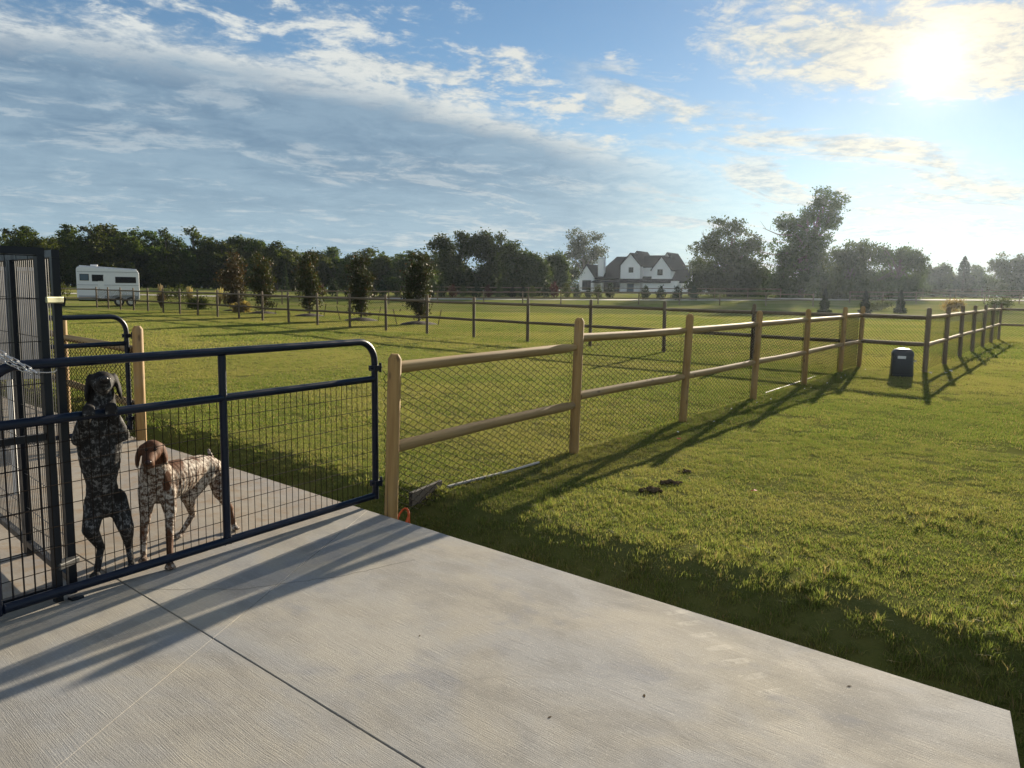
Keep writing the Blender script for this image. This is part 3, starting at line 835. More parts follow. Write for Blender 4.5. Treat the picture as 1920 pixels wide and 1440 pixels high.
def tube_gate(label, loc, rz, L, z0, z1, zm, round_both=True):
    """gate leaf in its own XZ plane, x from 0 (free end) to L (hinge post end)"""
    t = thing('tube_gate', label, 'gate', loc, rz)
    R = 0.0245; rr = 0.16
    path = [(0, 0, z0 + 0.0)] + arc((rr, z1 - rr), rr, PI, PI / 2) + arc((L - rr, z1 - rr), rr, PI / 2, 0) + [(L, 0, z0)]
    fr = MB().tube(path, R, 14)
    fr.build('frame', M['navy'], t, True)
    MB().tube([(R, 0, z0 + R), (L - R, 0, z0 + R)], R, 14).build('bottom_rail', M['navy'], t, True)
    MB().tube([(R, 0, zm), (L - R, 0, zm)], R * 0.96, 14).build('middle_rail', M['navy'], t, True)
    MB().tube([(L * 0.495, 0, z0 + 2 * R), (L * 0.495, 0, z1 - R)], R * 0.96, 14).build('brace', M['navy'], t, True)
    wb = MB()
    for z in (z0 + R, zm):
        for x, sx in ((R, 1), (L - R, -1)): wb.ball((x + sx * .004, 0, z), (.010, R * 1.10, R * 1.12), 10, 6)
        for x in (-1, 1): wb.ball((L * .495 + x * R * .8, 0, z + R * .7), (.009, R * .7, .010), 8, 5); wb.ball((L * .495 + x * R * .8, 0, z - R * .7), (.009, R * .7, .010), 8, 5)
    wb.build('weld_beads', M['navy'], t, True)['kind'] = 'stuff'
    w = link('wire_mesh', weld_mesh(L - 0.05, z0 + 0.04, zm - 0.015, 0.0515, 0.1035, 0.0024, M['rust_wire'], y=0.008), t, (0.025, 0, 0)); w['kind'] = 'stuff'
    for z in (z1 - 0.20, z0 + 0.12):
        h = MB()
        h.tube([(L - 0.045, 0, z), (L + 0.075, 0, z)], 0.009, 8)
        h.box((L, 0, z), (0.062, 0.062, 0.040))
        h.tube([(L + 0.062, 0, z - 0.035), (L + 0.062, 0, z + 0.035)], 0.010, 8)
        h.build('hinge', M['navy'], t, True)
    return t

GA = math.atan2(5.83 - 3.65, -1.04 + 2.44)          # direction of the gate leaf, from its free end to the post
g_loc = (-2.45, 3.62, 0.0)
GATE_L = math.hypot(-1.005 + 2.45, 5.83 - 3.62)
tube_gate('dark navy tube gate with welded wire, in front of the two dogs', g_loc, GA, GATE_L, 0.042, 1.235, 0.955)
tube_gate('second navy tube gate standing further back, left of the pale timber post', (-4.04 - 0.545 * 2.5, 8.27 - 0.839 * 2.5, 0), GA, 2.5, 0.10, 1.30, 1.02)

M['clamp_dark'] = plain('clamp_dark', (0.12, 0.12, 0.115), 0.5, 0.6)
# ------------------------------------------------------------------ dog kennel of wire panels
def kennel_panel(parent, L, H, mids, spacing, posts, y=0.0):
    """square tube frame with vertical wires; x from 0 to L"""
    p = link('panel', MB().box((L / 2, 0, H - 0.018), (L, 0.036, 0.036)).mesh('panel', M['black_metal']), parent)
    MB().box((L / 2, 0, 0.075), (L - 0.07, 0.034, 0.036)).build('bottom_bar', M['black_metal'], p)
    for x in posts:
        MB().box((x, 0, (H - 0.036) / 2), (0.036, 0.036, H - 0.036 - 0.002)).build('upright', M['black_metal'], p)
    for z in mids:
        MB().box((L / 2, 0, z), (L - 0.08, 0.030, 0.034)).build('cross_bar', M['black_metal'], p)
    w = link('wire_mesh', weld_mesh(L - 0.04, 0.09, H - 0.04, spacing, 0.21, 0.0026, M['black_metal']), p, (0.02, 0, 0)); w['kind'] = 'stuff'
    return p

K = (-2.27, 3.985)
KH = 1.80
kt = thing('dog_kennel', 'black wire dog kennel with tall tube frames at the left edge', 'kennel', (K[0], K[1], 0))
fp = kennel_panel(kt, 1.5, KH, (0.865,), 0.052, (0.018, 1.482))
fp.location = (-0.044, -0.064, 0); fp.rotation_euler = (0, 0, GA + PI)
sp = kennel_panel(kt, 1.72, KH - 0.006, (), 0.040, (0.018, 0.84, 0.885, 1.70))
sp.location = (-0.035, 0.030, 0); sp.rotation_euler = (0, 0, PI / 2 + math.radians(45))
MB().box((0, 0, 0), (0.112, 0.056, 0.034), GA + math.radians(20)).build('clamp', M['brass_clamp'], kt, loc=(-0.040, -0.022, 1.545), bevel=0.006)
MB().box((0, 0, 0), (0.135, 0.060, 0.034), GA + math.radians(20)).build('clamp', M['clamp_dark'], kt, loc=(-0.040, -0.022, 0.185), bevel=0.006)
MB().box((0.018, -0.045, 0.0), (0.060, 0.046, 0.012), GA).build('foot_plate', M['black_metal'], kt, loc=(0.0, 0.0, 0.008))

sh = thing('shelter_board', 'grey ribbed shelter board on slim white legs behind the kennel wire', 'shelter', (-3.78, 6.0, 0), math.radians(26))
b = MB(); W = 1.15; n = 23
pro = []
for k in range(n * 4 + 1):
    x = W * k / (n * 4); pro.append((x - W + 0.16, 0.006 if (k % 4) in (1, 2) else -0.006))
outl = pro + [(x, y + 0.012) for x, y in pro[::-1]]
nn = len(pro)
vs = [(x, y, 0.93) for x, y in pro] + [(x, y, 1.72) for x, y in pro]
b.add(vs, [(i, i + 1, nn + i + 1, nn + i) for i in range(nn - 1)])
b.build('ribbed_sheet', M['grey_panel'], sh)
MB().box((0.16 - W / 2, 0.012, 1.735), (W + 0.05, 0.05, 0.03)).box((0.16 - W / 2, 0.012, 0.915), (W + 0.05, 0.05, 0.03)).build('rim', M['grey_metal'], sh)
for x in (-0.06, 0.16 - W): MB().box((x, 0.03, 0.45), (0.035, 0.035, 0.90)).build('leg', M['white_paint'], sh)

# chain hanging over the free end of the gate
def chain_thing():
    t = thing('chain', 'steel chain hung over the corner of the front gate', 'chain', (-2.36, 3.72, 1.2))
    def linkmesh():
        m = MB(); pts = []
        for k in range(10):
            a = 2 * PI * k / 10; pts.append((0.0135 * math.cos(a) + (0.008 if math.cos(a) > 0 else -0.008), 0.0085 * math.sin(a), 0))
        return m.tube(pts, 0.0026, 6, closed=True).mesh('chain_link', M['steel'], True)
    me = linkmesh()
    def run(a, b, sag, roll0):
        a, b = Vector(a), Vector(b); L = (b - a).length; n = int(L / 0.031)
        for k in range(n):
            def P(s): return a.lerp(b, s) + Vector((0, 0, -sag * math.sin(PI * s)))
            p, q = P(k / n), P((k + 1) / n); d = (q - p).normalized()
            o = link('chain_link', me, t)
            o.matrix_local = Matrix.Translation((p + q) / 2) @ d.to_track_quat('X', 'Z').to_matrix().to_4x4() @ Matrix.Rotation(roll0 + (k % 2) * PI / 2, 4, 'X')
    run((-0.175, -0.150, 0.262), (0.085, 0.030, 0.004), 0.012, 0.3)
    run((-0.175, -0.150, 0.245), (0.070, 0.020, -0.004), 0.022, 0.9)
    hk = MB(); pts = [(0.085 + 0.02 * k, 0.030 + 0.012 * k, 0.004 - 0.002 * k) for k in range(3)]
    pts += [(0.150, 0.070, 0.002), (0.158, 0.076, 0.012)]
    hk.tube(pts, 0.003, 6).build('snap_hook', M['steel'], t, True)
chain_thing()
lp = MB().lathe([(.03, -.1), (.03, 1.58), (.02, 1.60)], 12).build('latch_post', M['navy'], None, True, loc=(-2.56, 3.555, 0))
tag(lp, 'navy latch post at the free end of the front gate, holding the chain', 'post')

# ------------------------------------------------------------------ the white house
def build_house():
    H0 = (0, 0)
    hx, hy = 27.9, 185.0
    t = thing('farmhouse', 'white two storey farmhouse with dark steep gables beyond the field', 'house', (hx, hy, gz(hx, hy) - 0.1), math.radians(-31)); t.scale = (1.06, 1, 1)
    wall, roof, dark, glass = M['siding'], M['shingle'], M['trim_dark'], M['glass_dark']
    def gable_wall(name, u0, u1, v0, v1, ze, zr):
        um = (u0 + u1) / 2
        return MB().prism([(u0, 0), (u1, 0), (u1, ze), (um, zr), (u0, ze)], 'y', v0, v1).build(name, wall, t)
    def roof_v(u0, u1, v0, v1, ze, zr, ov=0.45, th=0.22):
        """ridge runs away from the viewer (along v)"""
        um = (u0 + u1) / 2; sl = (zr - ze) / (um - u0)
        m = MB()
        poly = [(u0 - ov, ze - ov * sl + th), (um, zr + th * 1.3), (u1 + ov, ze - ov * sl + th), (u1 + ov, ze - ov * sl), (um, zr + 0.03), (u0 - ov, ze - ov * sl)]
        m.prism(poly, 'y', v0 - 0.3, v1 + 0.3)
        return m.build('roof', roof, t)
    def roof_u(u0, u1, v0, v1, ze, zr, ov=0.45, th=0.22, hip=0.0):
        vm = (v0 + v1) / 2; m = MB()
        P = [(u0 - ov, v0 - ov, ze - .3), (u1 + ov, v0 - ov, ze - .3), (u1 + ov, v1 + ov, ze - .3), (u0 - ov, v1 + ov, ze - .3), (u0 - ov + hip, vm, zr), (u1 + ov, vm, zr)]
        P += [(x, y, z + th) for x, y, z in P]
        m.add(P, [(0, 1, 5, 4), (2, 3, 4, 5), (6, 10, 11, 7), (8, 11, 10, 9), (0, 6, 7, 1), (1, 7, 8, 2), (2, 8, 9, 3), (3, 9, 6, 0), (0, 4, 3), (1, 2, 5), (6, 9, 10), (7, 11, 8)])
        return m.build('roof', roof, t)
    def window(u, v, z, w, h, bars=(1, 1), face='v', mat=glass):
        f = MB()
        e = 0.07
        f.box((u - w / 2, v, z), (e, 0.10, h + e)).box((u + w / 2, v, z), (e, 0.10, h + e)).box((u, v, z + h / 2), (w - e, 0.10, e)).box((u, v, z - h / 2), (w - e, 0.10, e))
        for k in range(1, bars[0] + 1): f.box((u - w / 2 + w * k / (bars[0] + 1), v, z), (e * .7, 0.09, h - e))
        fr = f.build('window', dark, t)
        MB().box((u, v + 0.03, z), (w - e, 0.03, h - e)).build('pane', mat, fr)
    # left wing: small gable with a tall window
    gable_wall('wall', -13.9, -10.2, 1.5, 9.0, 4.1, 6.7); roof_v(-13.9, -10.2, 1.5, 9.0, 4.1, 6.7, 0.3)
    window(-12.0, 1.45, 1.95, 2.1, 2.3, (2, 0))
    # main block: long roof falling to a porch
    MB().box((-3.2, 7.5, 1.85), (17.0, 9.0, 3.7)).build('wall', wall, t)
    roof_u(-10.2, 4.5, 2.6, 13.0, 3.7, 8.75, 0.5, hip=3.4)
    MB().prism([(2.2 - 2.4, 2.72), (2.62, 3.3), (2.62, 3.12), (2.2 - 2.4, 2.55)], 'x', -10.2, -3.4).build('porch_roof', roof, t)
    for u in (-9.9, -7.7, -5.6): MB().box((u, -0.05, 1.28), (0.2, 0.2, 2.56)).build('porch_post', wall, t)
    window(-8.0, 2.95, 1.5, 1.5, 2.2, (1, 0)); window(-5.2, 2.95, 1.5, 1.5, 2.2, (1, 0))
    ch = MB().box((-9.0, 3.1, 4.2), (1.35, 1.1, 8.4)).build('chimney', wall, t)
    MB().box((-9.0, 3.1, 8.47), (1.5, 1.25, 0.14)).build('chimney_cap', M['grey_metal'], ch)
    # first tall gable and the higher gable behind it
    gable_wall('wall', -3.35, 1.25, 0.6, 7.0, 6.6, 9.25); roof_v(-3.35, 1.25, 0.6, 7.0, 6.6, 9.25, 0.25)
    gable_wall('wall', -4.6, 0.6, 6.9, 13.5, 6.6, 10.0); roof_v(-4.6, 0.6, 6.9, 13.5, 6.6, 10.0, 0.25)
    window(-0.85, 0.55, 5.55, 1.0, 1.15, (1, 0))
    window(-0.9, 0.55, 1.3, 1.5, 2.1, (0, 0), mat=M['glass_blue'])
    # connecting block
    MB().box((3.4, 6.6, 3.2), (5.6, 8.0, 6.4)).build('wall', wall, t)
    roof_u(0.4, 6.5, 2.6, 10.6, 6.4, 8.9, 0.25)
    MB().box((2.45, 2.52, 1.25), (1.5, 0.12, 2.4)).build('door', M['door_dark'], t)
    # second pair of gables
    gable_wall('wall', 4.05, 8.35, 0.4, 6.0, 5.6, 8.45); roof_v(4.05, 8.35, 0.4, 6.0, 5.6, 8.45, 0.25)
    gable_wall('wall', 2.9, 8.2, 5.9, 13.0, 5.6, 9.5); roof_v(2.9, 8.2, 5.9, 13.0, 5.6, 9.5, 0.25)
    window(5.95, 0.35, 5.0, 1.1, 1.25, (1, 0))
    # ground floor running right, with a pent roof, then the wing with its gable end turned to the right
    MB().box((6.3, 1.7, 1.5), (7.8, 4.6, 3.0)).build('wall', wall, t)
    MB().prism([(-1.05, 2.75), (0.38, 3.5), (0.38, 3.3), (-1.05, 2.55)], 'x', -3.7, 8.8).build('pent_roof', roof, t)
    w2 = MB().prism([(1.0, 0), (6.4, 0), (6.4, 2.9), (3.7, 5.3), (1.0, 2.9)], 'x', 8.4, 11.9).build('wall', wall, t)
    m = MB()
    m.prism([(0.6, 2.55), (3.7, 5.33), (6.8, 2.55), (6.8, 2.78), (3.7, 5.6), (0.6, 2.78)], 'x', 8.2, 12.2).build('roof', roof, t)
    for v in (2.4, 5.0): MB().box((11.95, v, 1.15), (0.08, 1.6, 2.2)).build('garage_door', M['door_dark'], t)
    MB().box((13.6, 5.2, 1.3), (3.3, 5.0, 2.6)).build('wall', wall, t)
    MB().box((13.6, 5.2, 2.72), (3.8, 5.5, 0.22)).build('roof', roof, t)
    for u in (12.7, 14.4): MB().box((u, 2.66, 1.1), (1.4, 0.08, 2.1)).build('garage_door', M['grey_metal'], t)
build_house()

# ------------------------------------------------------------------ the horse trailer
def build_trailer():
    tx, ty = -31.55, 62.0
    t = thing('horse_trailer', 'white two axle horse trailer with dark windows parked beyond the fence', 'trailer', (tx, ty, gz(tx, ty)), math.radians(26))
    L = 4.30; W = 2.1
    u0, u1 = -L / 2, L / 2
    prof = [(u0 + 0.12, 0.50), (u1 - 0.06, 0.50), (u1, 0.62), (u1, 2.55), (u1 - 0.14, 2.80), (u0 + 0.2, 3.02), (u0 + 0.04, 2.92), (u0, 2.75), (u0, 0.62)]
    body = MB().prism(prof, 'y', -W / 2, W / 2).build('body', M['white_metal'], t, bevel=0.06)
    rf = MB()
    rf.prism([(u0 + 0.22, 3.03), (u1 - 0.16, 2.81), (u1 - 0.16, 2.87), (u0 + 0.22, 3.09)], 'y', -W / 2 + 0.12, W / 2 - 0.12)
    rf.build('roof', M['white_metal'], t, bevel=0.02)
    MB().box((u0 + 1.2, 0, 3.11), (0.5, 0.6, 0.12)).build('roof_vent', M['white_paint'], t, bevel=0.02)
    y = -W / 2 - 0.006
    def win(a, b, z0, z1, mat):
        f = MB().box(((a + b) / 2, y, (z0 + z1) / 2), (b - a + 0.08, 0.03, z1 - z0 + 0.08)).build('window', M['rubber'], t, bevel=0.012)
        MB().box(((a + b) / 2, y - 0.012, (z0 + z1) / 2), (b - a, 0.02, z1 - z0)).build('pane', mat, f, bevel=0.008)
    def U(px): return u0 + (px - 143) / (258 - 143) * L
    win(U(150), U(164.5), 1.98, 2.40, M['glass_blue'])
    win(U(172), U(191), 1.93, 2.36, M['glass_dark'])
    win(U(214.5), U(251), 1.83, 2.22, M['glass_dark'])
    for z in (2.62, 1.62): MB().box((0, y + 0.002, z), (L - 0.1, 0.03, 0.035)).build('rub_rail', M['grey_metal'], t)
    MB().box((0, y + 0.001, 0.68), (L - 0.2, 0.02, 0.26)).build('skirt', M['grey_metal'], t)
    dr = MB().box((U(187), y, 1.45), (0.42, 0.03, 1.75)).build('door', M['white_paint'], t, bevel=0.01)
    MB().box((U(183.5), y - 0.02, 1.35), (0.04, 0.04, 0.14)).build('handle', M['grey_metal'], dr)
    # fender over the two axles
    f = MB(); pts = [(U(206), y - 0.10, 0.62), (U(209), y - 0.10, 0.78), (U(213), y - 0.10, 0.87), (U(248), y - 0.10, 0.87), (U(252), y - 0.10, 0.78), (U(255), y - 0.10, 0.62)]
    vs = [p for p in pts] + [(p[0], p[1] + 0.34, p[2]) for p in pts]; n = len(pts)
    f.add(vs, [(i, i + 1, n + i + 1, n + i) for i in range(n - 1)]).build('fender', M['grey_metal'], t)
    for u in (U(219), U(241)):
        for s in (-1, 1):
            w = MB().tube([(u, s * (W / 2 - 0.06), 0.36), (u, s * (W / 2 + 0.16), 0.36)], 0.36, 20).build('wheel', M['rubber'], t, True, bevel=0.03)
            MB().tube([(u, s * (W / 2 + 0.10), 0.36), (u, s * (W / 2 + 0.175), 0.36)], 0.21, 16).build('rim', M['steel'], w, True)
    MB().box((0, 0, 0.44), (L - 0.2, 1.7, 0.12)).build('chassis', M['rubber'], t)
    MB().tube([(u0 + 0.2, -0.7, 0.46), (u0 - 1.25, 0, 0.46)], 0.05, 8).tube([(u0 + 0.2, 0.7, 0.46), (u0 - 1.25, 0, 0.46)], 0.05, 8).build('tow_frame', M['rubber'], t)
    MB().tube([(u0 - 1.05, 0, 0.0), (u0 - 1.05, 0, 0.75)], 0.045, 8).build('jockey_stand', M['rubber'], t)
    for s, col in ((-1, 'grey_metal'), (1, 'grey_metal')):
        MB().box((u1 + 0.012, s * 0.85, 0.9), (0.03, 0.14, 0.22)).build('tail_light', M['door_dark'], t)
build_trailer()
tk = thing('water_trough', 'dark green low trough beside the nose of the horse trailer', 'trough', (-34.7, 59.6, gz(-34.7, 59.6)), 0.1)
m = MB(); m.lathe([(0.50, 0.0), (0.56, 0.62), (0.57, 0.66), (0.52, 0.66), (0.48, 0.1)], 18)
m.v = [(x * 1.9, y, z) for x, y, z in m.v]
m.build('tub', M['black_plastic'], tk, True)
MB().tube([(1.0 * math.cos(a) * 1.08, 0.572 * math.sin(a), 0.65) for a in np.linspace(0, 2 * PI, 25)[:-1]], 0.02, 6, closed=True).build('lip', M['black_plastic'], tk, True)

# ------------------------------------------------------------------ trees
def leaf_cloud(rng, lobes, n, size, depth=None, clump=10, spread=0.55, hang=0.0, solid=0.35, sub=0):
    """leaf-sized quads in twig clumps through the volume of the lobes; lobes: (x, y, z, rx, ry, rz)"""
    lb = np.array(lobes, dtype=float)
    if sub:
        out = []
        for L in lb:
            for k in range(sub):
                d = rng.normal(size=3); d /= np.linalg.norm(d); f = rng.uniform(.25, .98); g = rng.uniform(.26, .50)
                out.append((*(L[:3] + d * L[3:] * f), *(L[3:] * g)))
        lb = np.array(out)
    vol = (lb[:, 3] * lb[:, 4] * lb[:, 5]) ** 0.72
    nc = max(8, n // clump)
    which = rng.choice(len(lb), nc, p=vol / vol.sum())
    d = rng.normal(size=(nc, 3)); d /= np.linalg.norm(d, axis=1)[:, None]
    rad = np.where(rng.random(nc) < solid, rng.random(nc) ** 0.5 * 0.85, 0.80 + rng.normal(0, 0.13, nc))
    # lumpy outline: push some directions out, pull others in
    k1 = rng.normal(size=(5, 3)) * 2.4; ph = rng.uniform(0, 6.28, 5)
    bump = np.sin(d @ k1.T + ph + which[:, None] * 1.7).mean(1)
    rad = rad * (1 + 0.30 * bump)
    c = lb[which, :3] + d * rad[:, None] * lb[which, 3:]
    cs = spread * (0.6 + 0.8 * rng.random(nc))
    idx = np.repeat(np.arange(nc), clump); m = len(idx)
    p = c[idx] + rng.normal(size=(m, 3)) * cs[idx][:, None] * np.array([0.55, 0.55, 0.42])
    if hang: p[:, 2] -= np.abs(rng.normal(size=m)) * hang
    p[:, 2] = np.maximum(p[:, 2], 0.05)
    u = rng.normal(size=(m, 3)); u /= np.linalg.norm(u, axis=1)[:, None]
    if hang: u[:, 2] -= 1.2; u /= np.linalg.norm(u, axis=1)[:, None]
    w = np.cross(u, rng.normal(size=(m, 3))); w /= np.linalg.norm(w, axis=1)[:, None]
    s = size * (0.65 + 0.7 * rng.random(m))[:, None]
    f = np.cross(u, w) * s * 0.18
    co = np.stack([p - u * s, p + w * s * 0.55 + f, p + u * s, p - w * s * 0.55 + f], 1).reshape(-1, 3)
    q = np.arange(m * 4).reshape(-1, 4)
    return co, q

def trunk_mb(rnd, h, r, tips, lean=(0, 0), forks=None):
    m = MB()
    mid = (lean[0] * 0.5, lean[1] * 0.5, h * 0.5)
    m.tube([(0, 0, -0.3), (lean[0] * .12 + 0.02, lean[1] * .12, h * .15), mid, (lean[0], lean[1], h)], [r * 1.35, r, r * .8, r * .45], 8)
    for (x, y, z) in tips:
        f = rnd.uniform(0.25, 0.8); a = Vector((lean[0] * f, lean[1] * f, h * f)); b = Vector((x, y, z)); k = a.lerp(b, 0.5) + Vector((rnd.uniform(-.3, .3), rnd.uniform(-.3, .3), rnd.uniform(0.1, .6)))
        m.tube([a, k, b], [r * .5, r * .3, r * .1], 6)
    return m

def tree(name, label, cat, loc, lobes, n, size, leaf, trunk_h, trunk_r, seed, group=None, lean=(0, 0), clump=10, spread=0.55, hang=0.0, solid=0.35, bare=None, sub=16):
    rng = np.random.default_rng(seed); rnd = random.Random(seed)
    t = thing(name, label, cat, (loc[0], loc[1], gz(*loc)), 0, group)
    tips = [(l[0] + rnd.uniform(-.4, .4) * l[3], l[1] + rnd.uniform(-.4, .4) * l[4], l[2] + rnd.uniform(-.2, .6) * l[5]) for l in lobes for _ in range(2)]
    tm = trunk_mb(rnd, trunk_h, trunk_r, tips, lean)
    if bare:
        for (a, b) in bare:
            a, b = Vector(a), Vector(b); k = a.lerp(b, .5) + Vector((0, 0, -.35))
            tm.tube([a, k, b], [0.11, 0.075, 0.03], 5)
            for q in range(4):
                s = a.lerp(b, .45 + .15 * q); tm.tube([s, s + Vector((rnd.uniform(-.8, .2), rnd.uniform(-.5, .5), rnd.uniform(.4, 1.1)))], [0.035, 0.012], 4)
    tm.build('trunk', M['bark'], t, True)
    co, q = leaf_cloud(rng, lobes, n, size, clump=clump, spread=spread, hang=hang, solid=solid, sub=sub)
    link('crown', raw_mesh('crown', co, q, M[leaf]), t)
    return t

def px_lobes(name, deep=0.8):
    x, y, L = TREES[name]
    rnd = random.Random(name)
    out = []
    for (u, z, rx, rz) in L: out.append((u, rnd.uniform(-.4, .4) * rx, max(z, rz * .55), rx, rx * deep, rz))
    return (x, y), out

def build_trees():
    # the wood on the left: six kinds of crown shared by the trees one can make out along its edge
    kinds = []
    rnd = random.Random(8)
    for k in range(6):
        rng = np.random.default_rng(100 + k)
        lobes = []
        for j in range(9):
            a = rng.uniform(0, 6.28); rr = rng.uniform(0.2, 2.3); z = rng.uniform(2.0, 8.2); w = 1.1 + 0.9 * math.sin(PI * min(1, z / 9))
            lobes.append((math.cos(a) * rr, math.sin(a) * rr * .8, z, w * rng.uniform(.75, 1.15), w * rng.uniform(.7, 1.0), w * rng.uniform(.7, 1.0)))
        lobes += [(0.2, 0, 1.6, 2.6, 2.2, 1.7), (0, 0, 5.0, 2.4, 2.2, 3.4), (0, 0, 8.6, 1.4, 1.3, 1.2)]
        co, q = leaf_cloud(rng, lobes, 11000, 0.18, clump=12, spread=0.42, solid=0.30, sub=9)
        kinds.append((raw_mesh('crown', co, q, M['leaf_wood']), trunk_mb(rnd, 8.0, 0.17, [(l[0], l[1], l[2]) for l in lobes[:7]]).mesh('trunk', M['bark'], True)))
    ORD = ('first', 'second', 'third', 'fourth', 'fifth', 'sixth', 'seventh', 'eighth', 'ninth', 'tenth', 'eleventh', 'twelfth', 'thirteenth', 'fourteenth', 'fifteenth', 'sixteenth', 'seventeenth', 'eighteenth', 'nineteenth', 'twentieth')
    seen = {}
    def nth(lab):
        seen[lab] = seen.get(lab, 0) + 1
        return ORD[seen[lab] - 1] + ' from the left of the ' + lab
    where = []
    for i, (x, y, h) in enumerate(WOOD):
        u = 960 + 1480 * x / y
        where.append(u)
    for i, (x, y, h) in enumerate(WOOD):
        u = where[i]
        if u < 110: lab = 'dark wood trees showing beyond the black kennel'
        elif u < 268: lab = 'dark wood trees rising behind the white horse trailer'
        elif u < 420: lab = 'wood trees between trailer and first magnolia'
        elif u < 520: lab = 'wood trees behind the two leftmost magnolias'
        elif u < 700: lab = 'lower wood trees behind the middle magnolias'
        else: lab = 'low wood trees just left of the grove'
        me, tk = kinds[rnd.randrange(6)]
        t = thing('wood_tree', nth(lab), 'tree', (x, y, gz(x, y) - 0.1), rnd.uniform(0, 6.28), 'trees along the edge of the wood')
        s = h / 9.6 * rnd.uniform(.90, 1.10); w = s * rnd.uniform(1.0, 1.3)
        if s < 0.8: w *= 1.25
        t.scale = (w, w, s)
        link('trunk', tk, t); link('crown', me, t)
    # the rest of the wood behind them is one mass
    rng = np.random.default_rng(3)
    lobes = []
    for (x, y, h) in WOOD:
        for j in range(3):
            yy = y + 7 + rng.uniform(0, 9); xx = x * yy / y + rng.uniform(-2, 2)
            lobes.append((xx, yy, 1.3 + h * rng.uniform(.25, .72), 2.6, 2.2, h * .26))
        lobes.append((x, y + 6, 2.4, 3.2, 1.6, 1.6)); lobes.append((x + 1.6, y + 5, 3.6, 3.0, 1.6, 1.8))
    co, q = leaf_cloud(rng, lobes, 62000, 0.27, clump=12, spread=0.8, solid=0.4)
    co[:, 2] += 0.0
    tag(link('woodland', raw_mesh('woodland', co, q, M['leaf_wood'])), 'dense dark wood behind the edge trees', 'woodland', kind='stuff')

    for g in ('grove1', 'grove2', 'grove3'): TREES[g][2].extend([(u * .9, 1.6, rx * .9, 1.7) for (u, z, rx, rz) in TREES[g][2][:3]])
    # the grove in the middle
    for i, (nm, lab) in enumerate((('grove1', 'tallest clump of the grove, with sky showing between its crowns'), ('grove2', 'mid green tree in the middle of the grove'),
                                   ('grove3', 'broad round tree at the right end of the grove'), ('grove4', 'pale loose tree between the grove and the house'))):
        loc, lb = px_lobes(nm)
        tree('grove_tree', lab, 'tree', loc, lb, 19000, 0.18, 'leaf_grove' if i < 3 else 'leaf_pale', max(l[2] for l in lb) * .85, 0.26, 40 + i, 'grove in the middle', clump=11, spread=0.6, solid=0.45 if i < 3 else .3)
    loc, lb = px_lobes('lone')
    tree('shade_tree', 'airy tall tree rising behind the left wing of the farmhouse', 'tree', loc, lb, 6500, 0.26, 'leaf_pale', 11.0, 0.35, 50, clump=9, spread=0.9, solid=0.3)
    loc, lb = px_lobes('bush_house')
    tree('garden_tree', 'bushy dark tree just left of the farmhouse', 'tree', loc, lb, 5000, 0.17, 'leaf_grove', 3.0, 0.15, 51, solid=.4)
    loc, lb = px_lobes('behind')
    tree('garden_tree', 'hazy tree right behind the garage of the farmhouse', 'tree', loc, lb, 5000, 0.24, 'leaf_pale', 5.0, 0.2, 52, solid=.4, spread=0.8)
    # right hand group against the sun
    TREES['rightA'][2].extend([(-4.6, 1.6, 2.6, 1.8), (-1.6, 1.5, 3.2, 1.9), (1.4, 1.5, 3.2, 1.8), (4.0, 1.8, 2.4, 1.9), (-1.0, 4.4, 4.2, 2.2), (2.0, 4.6, 3.4, 2.0)])
    TREES['rightB'][2].extend([(-3.4, 1.6, 2.6, 1.8), (-.6, 1.6, 3.0, 2.0), (2.4, 1.6, 3.0, 1.9), (-.4, 4.6, 3.4, 2.4), (2.2, 5.4, 2.6, 2.2)])
    TREES['rightC1'][2].extend([(-2.2, 1.4, 2.6, 1.6), (1.6, 1.4, 3.0, 1.6)]); TREES['rightC2'][2].extend([(-2.0, 1.4, 2.8, 1.6), (2.0, 1.5, 2.6, 1.7)])
    loc, lb = px_lobes('rightA')
    tree('cottonwood_tree', 'round headed hazy tree with a lower right lobe, right of the farmhouse', 'tree', loc, lb, 30000, 0.17, 'leaf_grove', 8.5, 0.35, 60, clump=11, spread=0.5, solid=.34, bare=[((-2.0, 0, 7.0), (-4.3, 0.3, 9.0))])
    loc, lb = px_lobes('rightB')
    tree('cottonwood_tree', 'tallest hazy tree leaning to the right with a bare branch on its left', 'tree', loc, lb, 32000, 0.165, 'leaf_grove', 11.5, 0.42, 61, lean=(2.4, 0), clump=10, spread=0.46, solid=.30,
         bare=[((-1.5, 0, 8.6), (-5.6, 0.2, 9.6)), ((-1.8, 0, 6.2), (-6.0, -.2, 6.3)), ((0.0, 0, 5.0), (-4.6, 0.1, 4.4))])
    loc, lb = px_lobes('rightC1')
    tree('willow_tree', 'loose willow just right of the tallest tree', 'tree', loc, lb, 16000, 0.17, 'leaf_pale', 5.2, 0.24, 62, lean=(-1.0, 0), clump=9, spread=0.5, hang=0.35, solid=.3, bare=[((0.5, 0, 1.4), (6.5, 0, 4.6)), ((0.0, 0, 0.5), (5.2, 0.4, 2.6))])
    loc, lb = px_lobes('rightC2')
    tree('willow_tree', 'wide drooping willow at the right end of the near tree group', 'tree', loc, lb, 17000, 0.17, 'leaf_pale', 5.4, 0.26, 63, lean=(0.8, 0), clump=9, spread=0.5, hang=0.4, solid=.28)
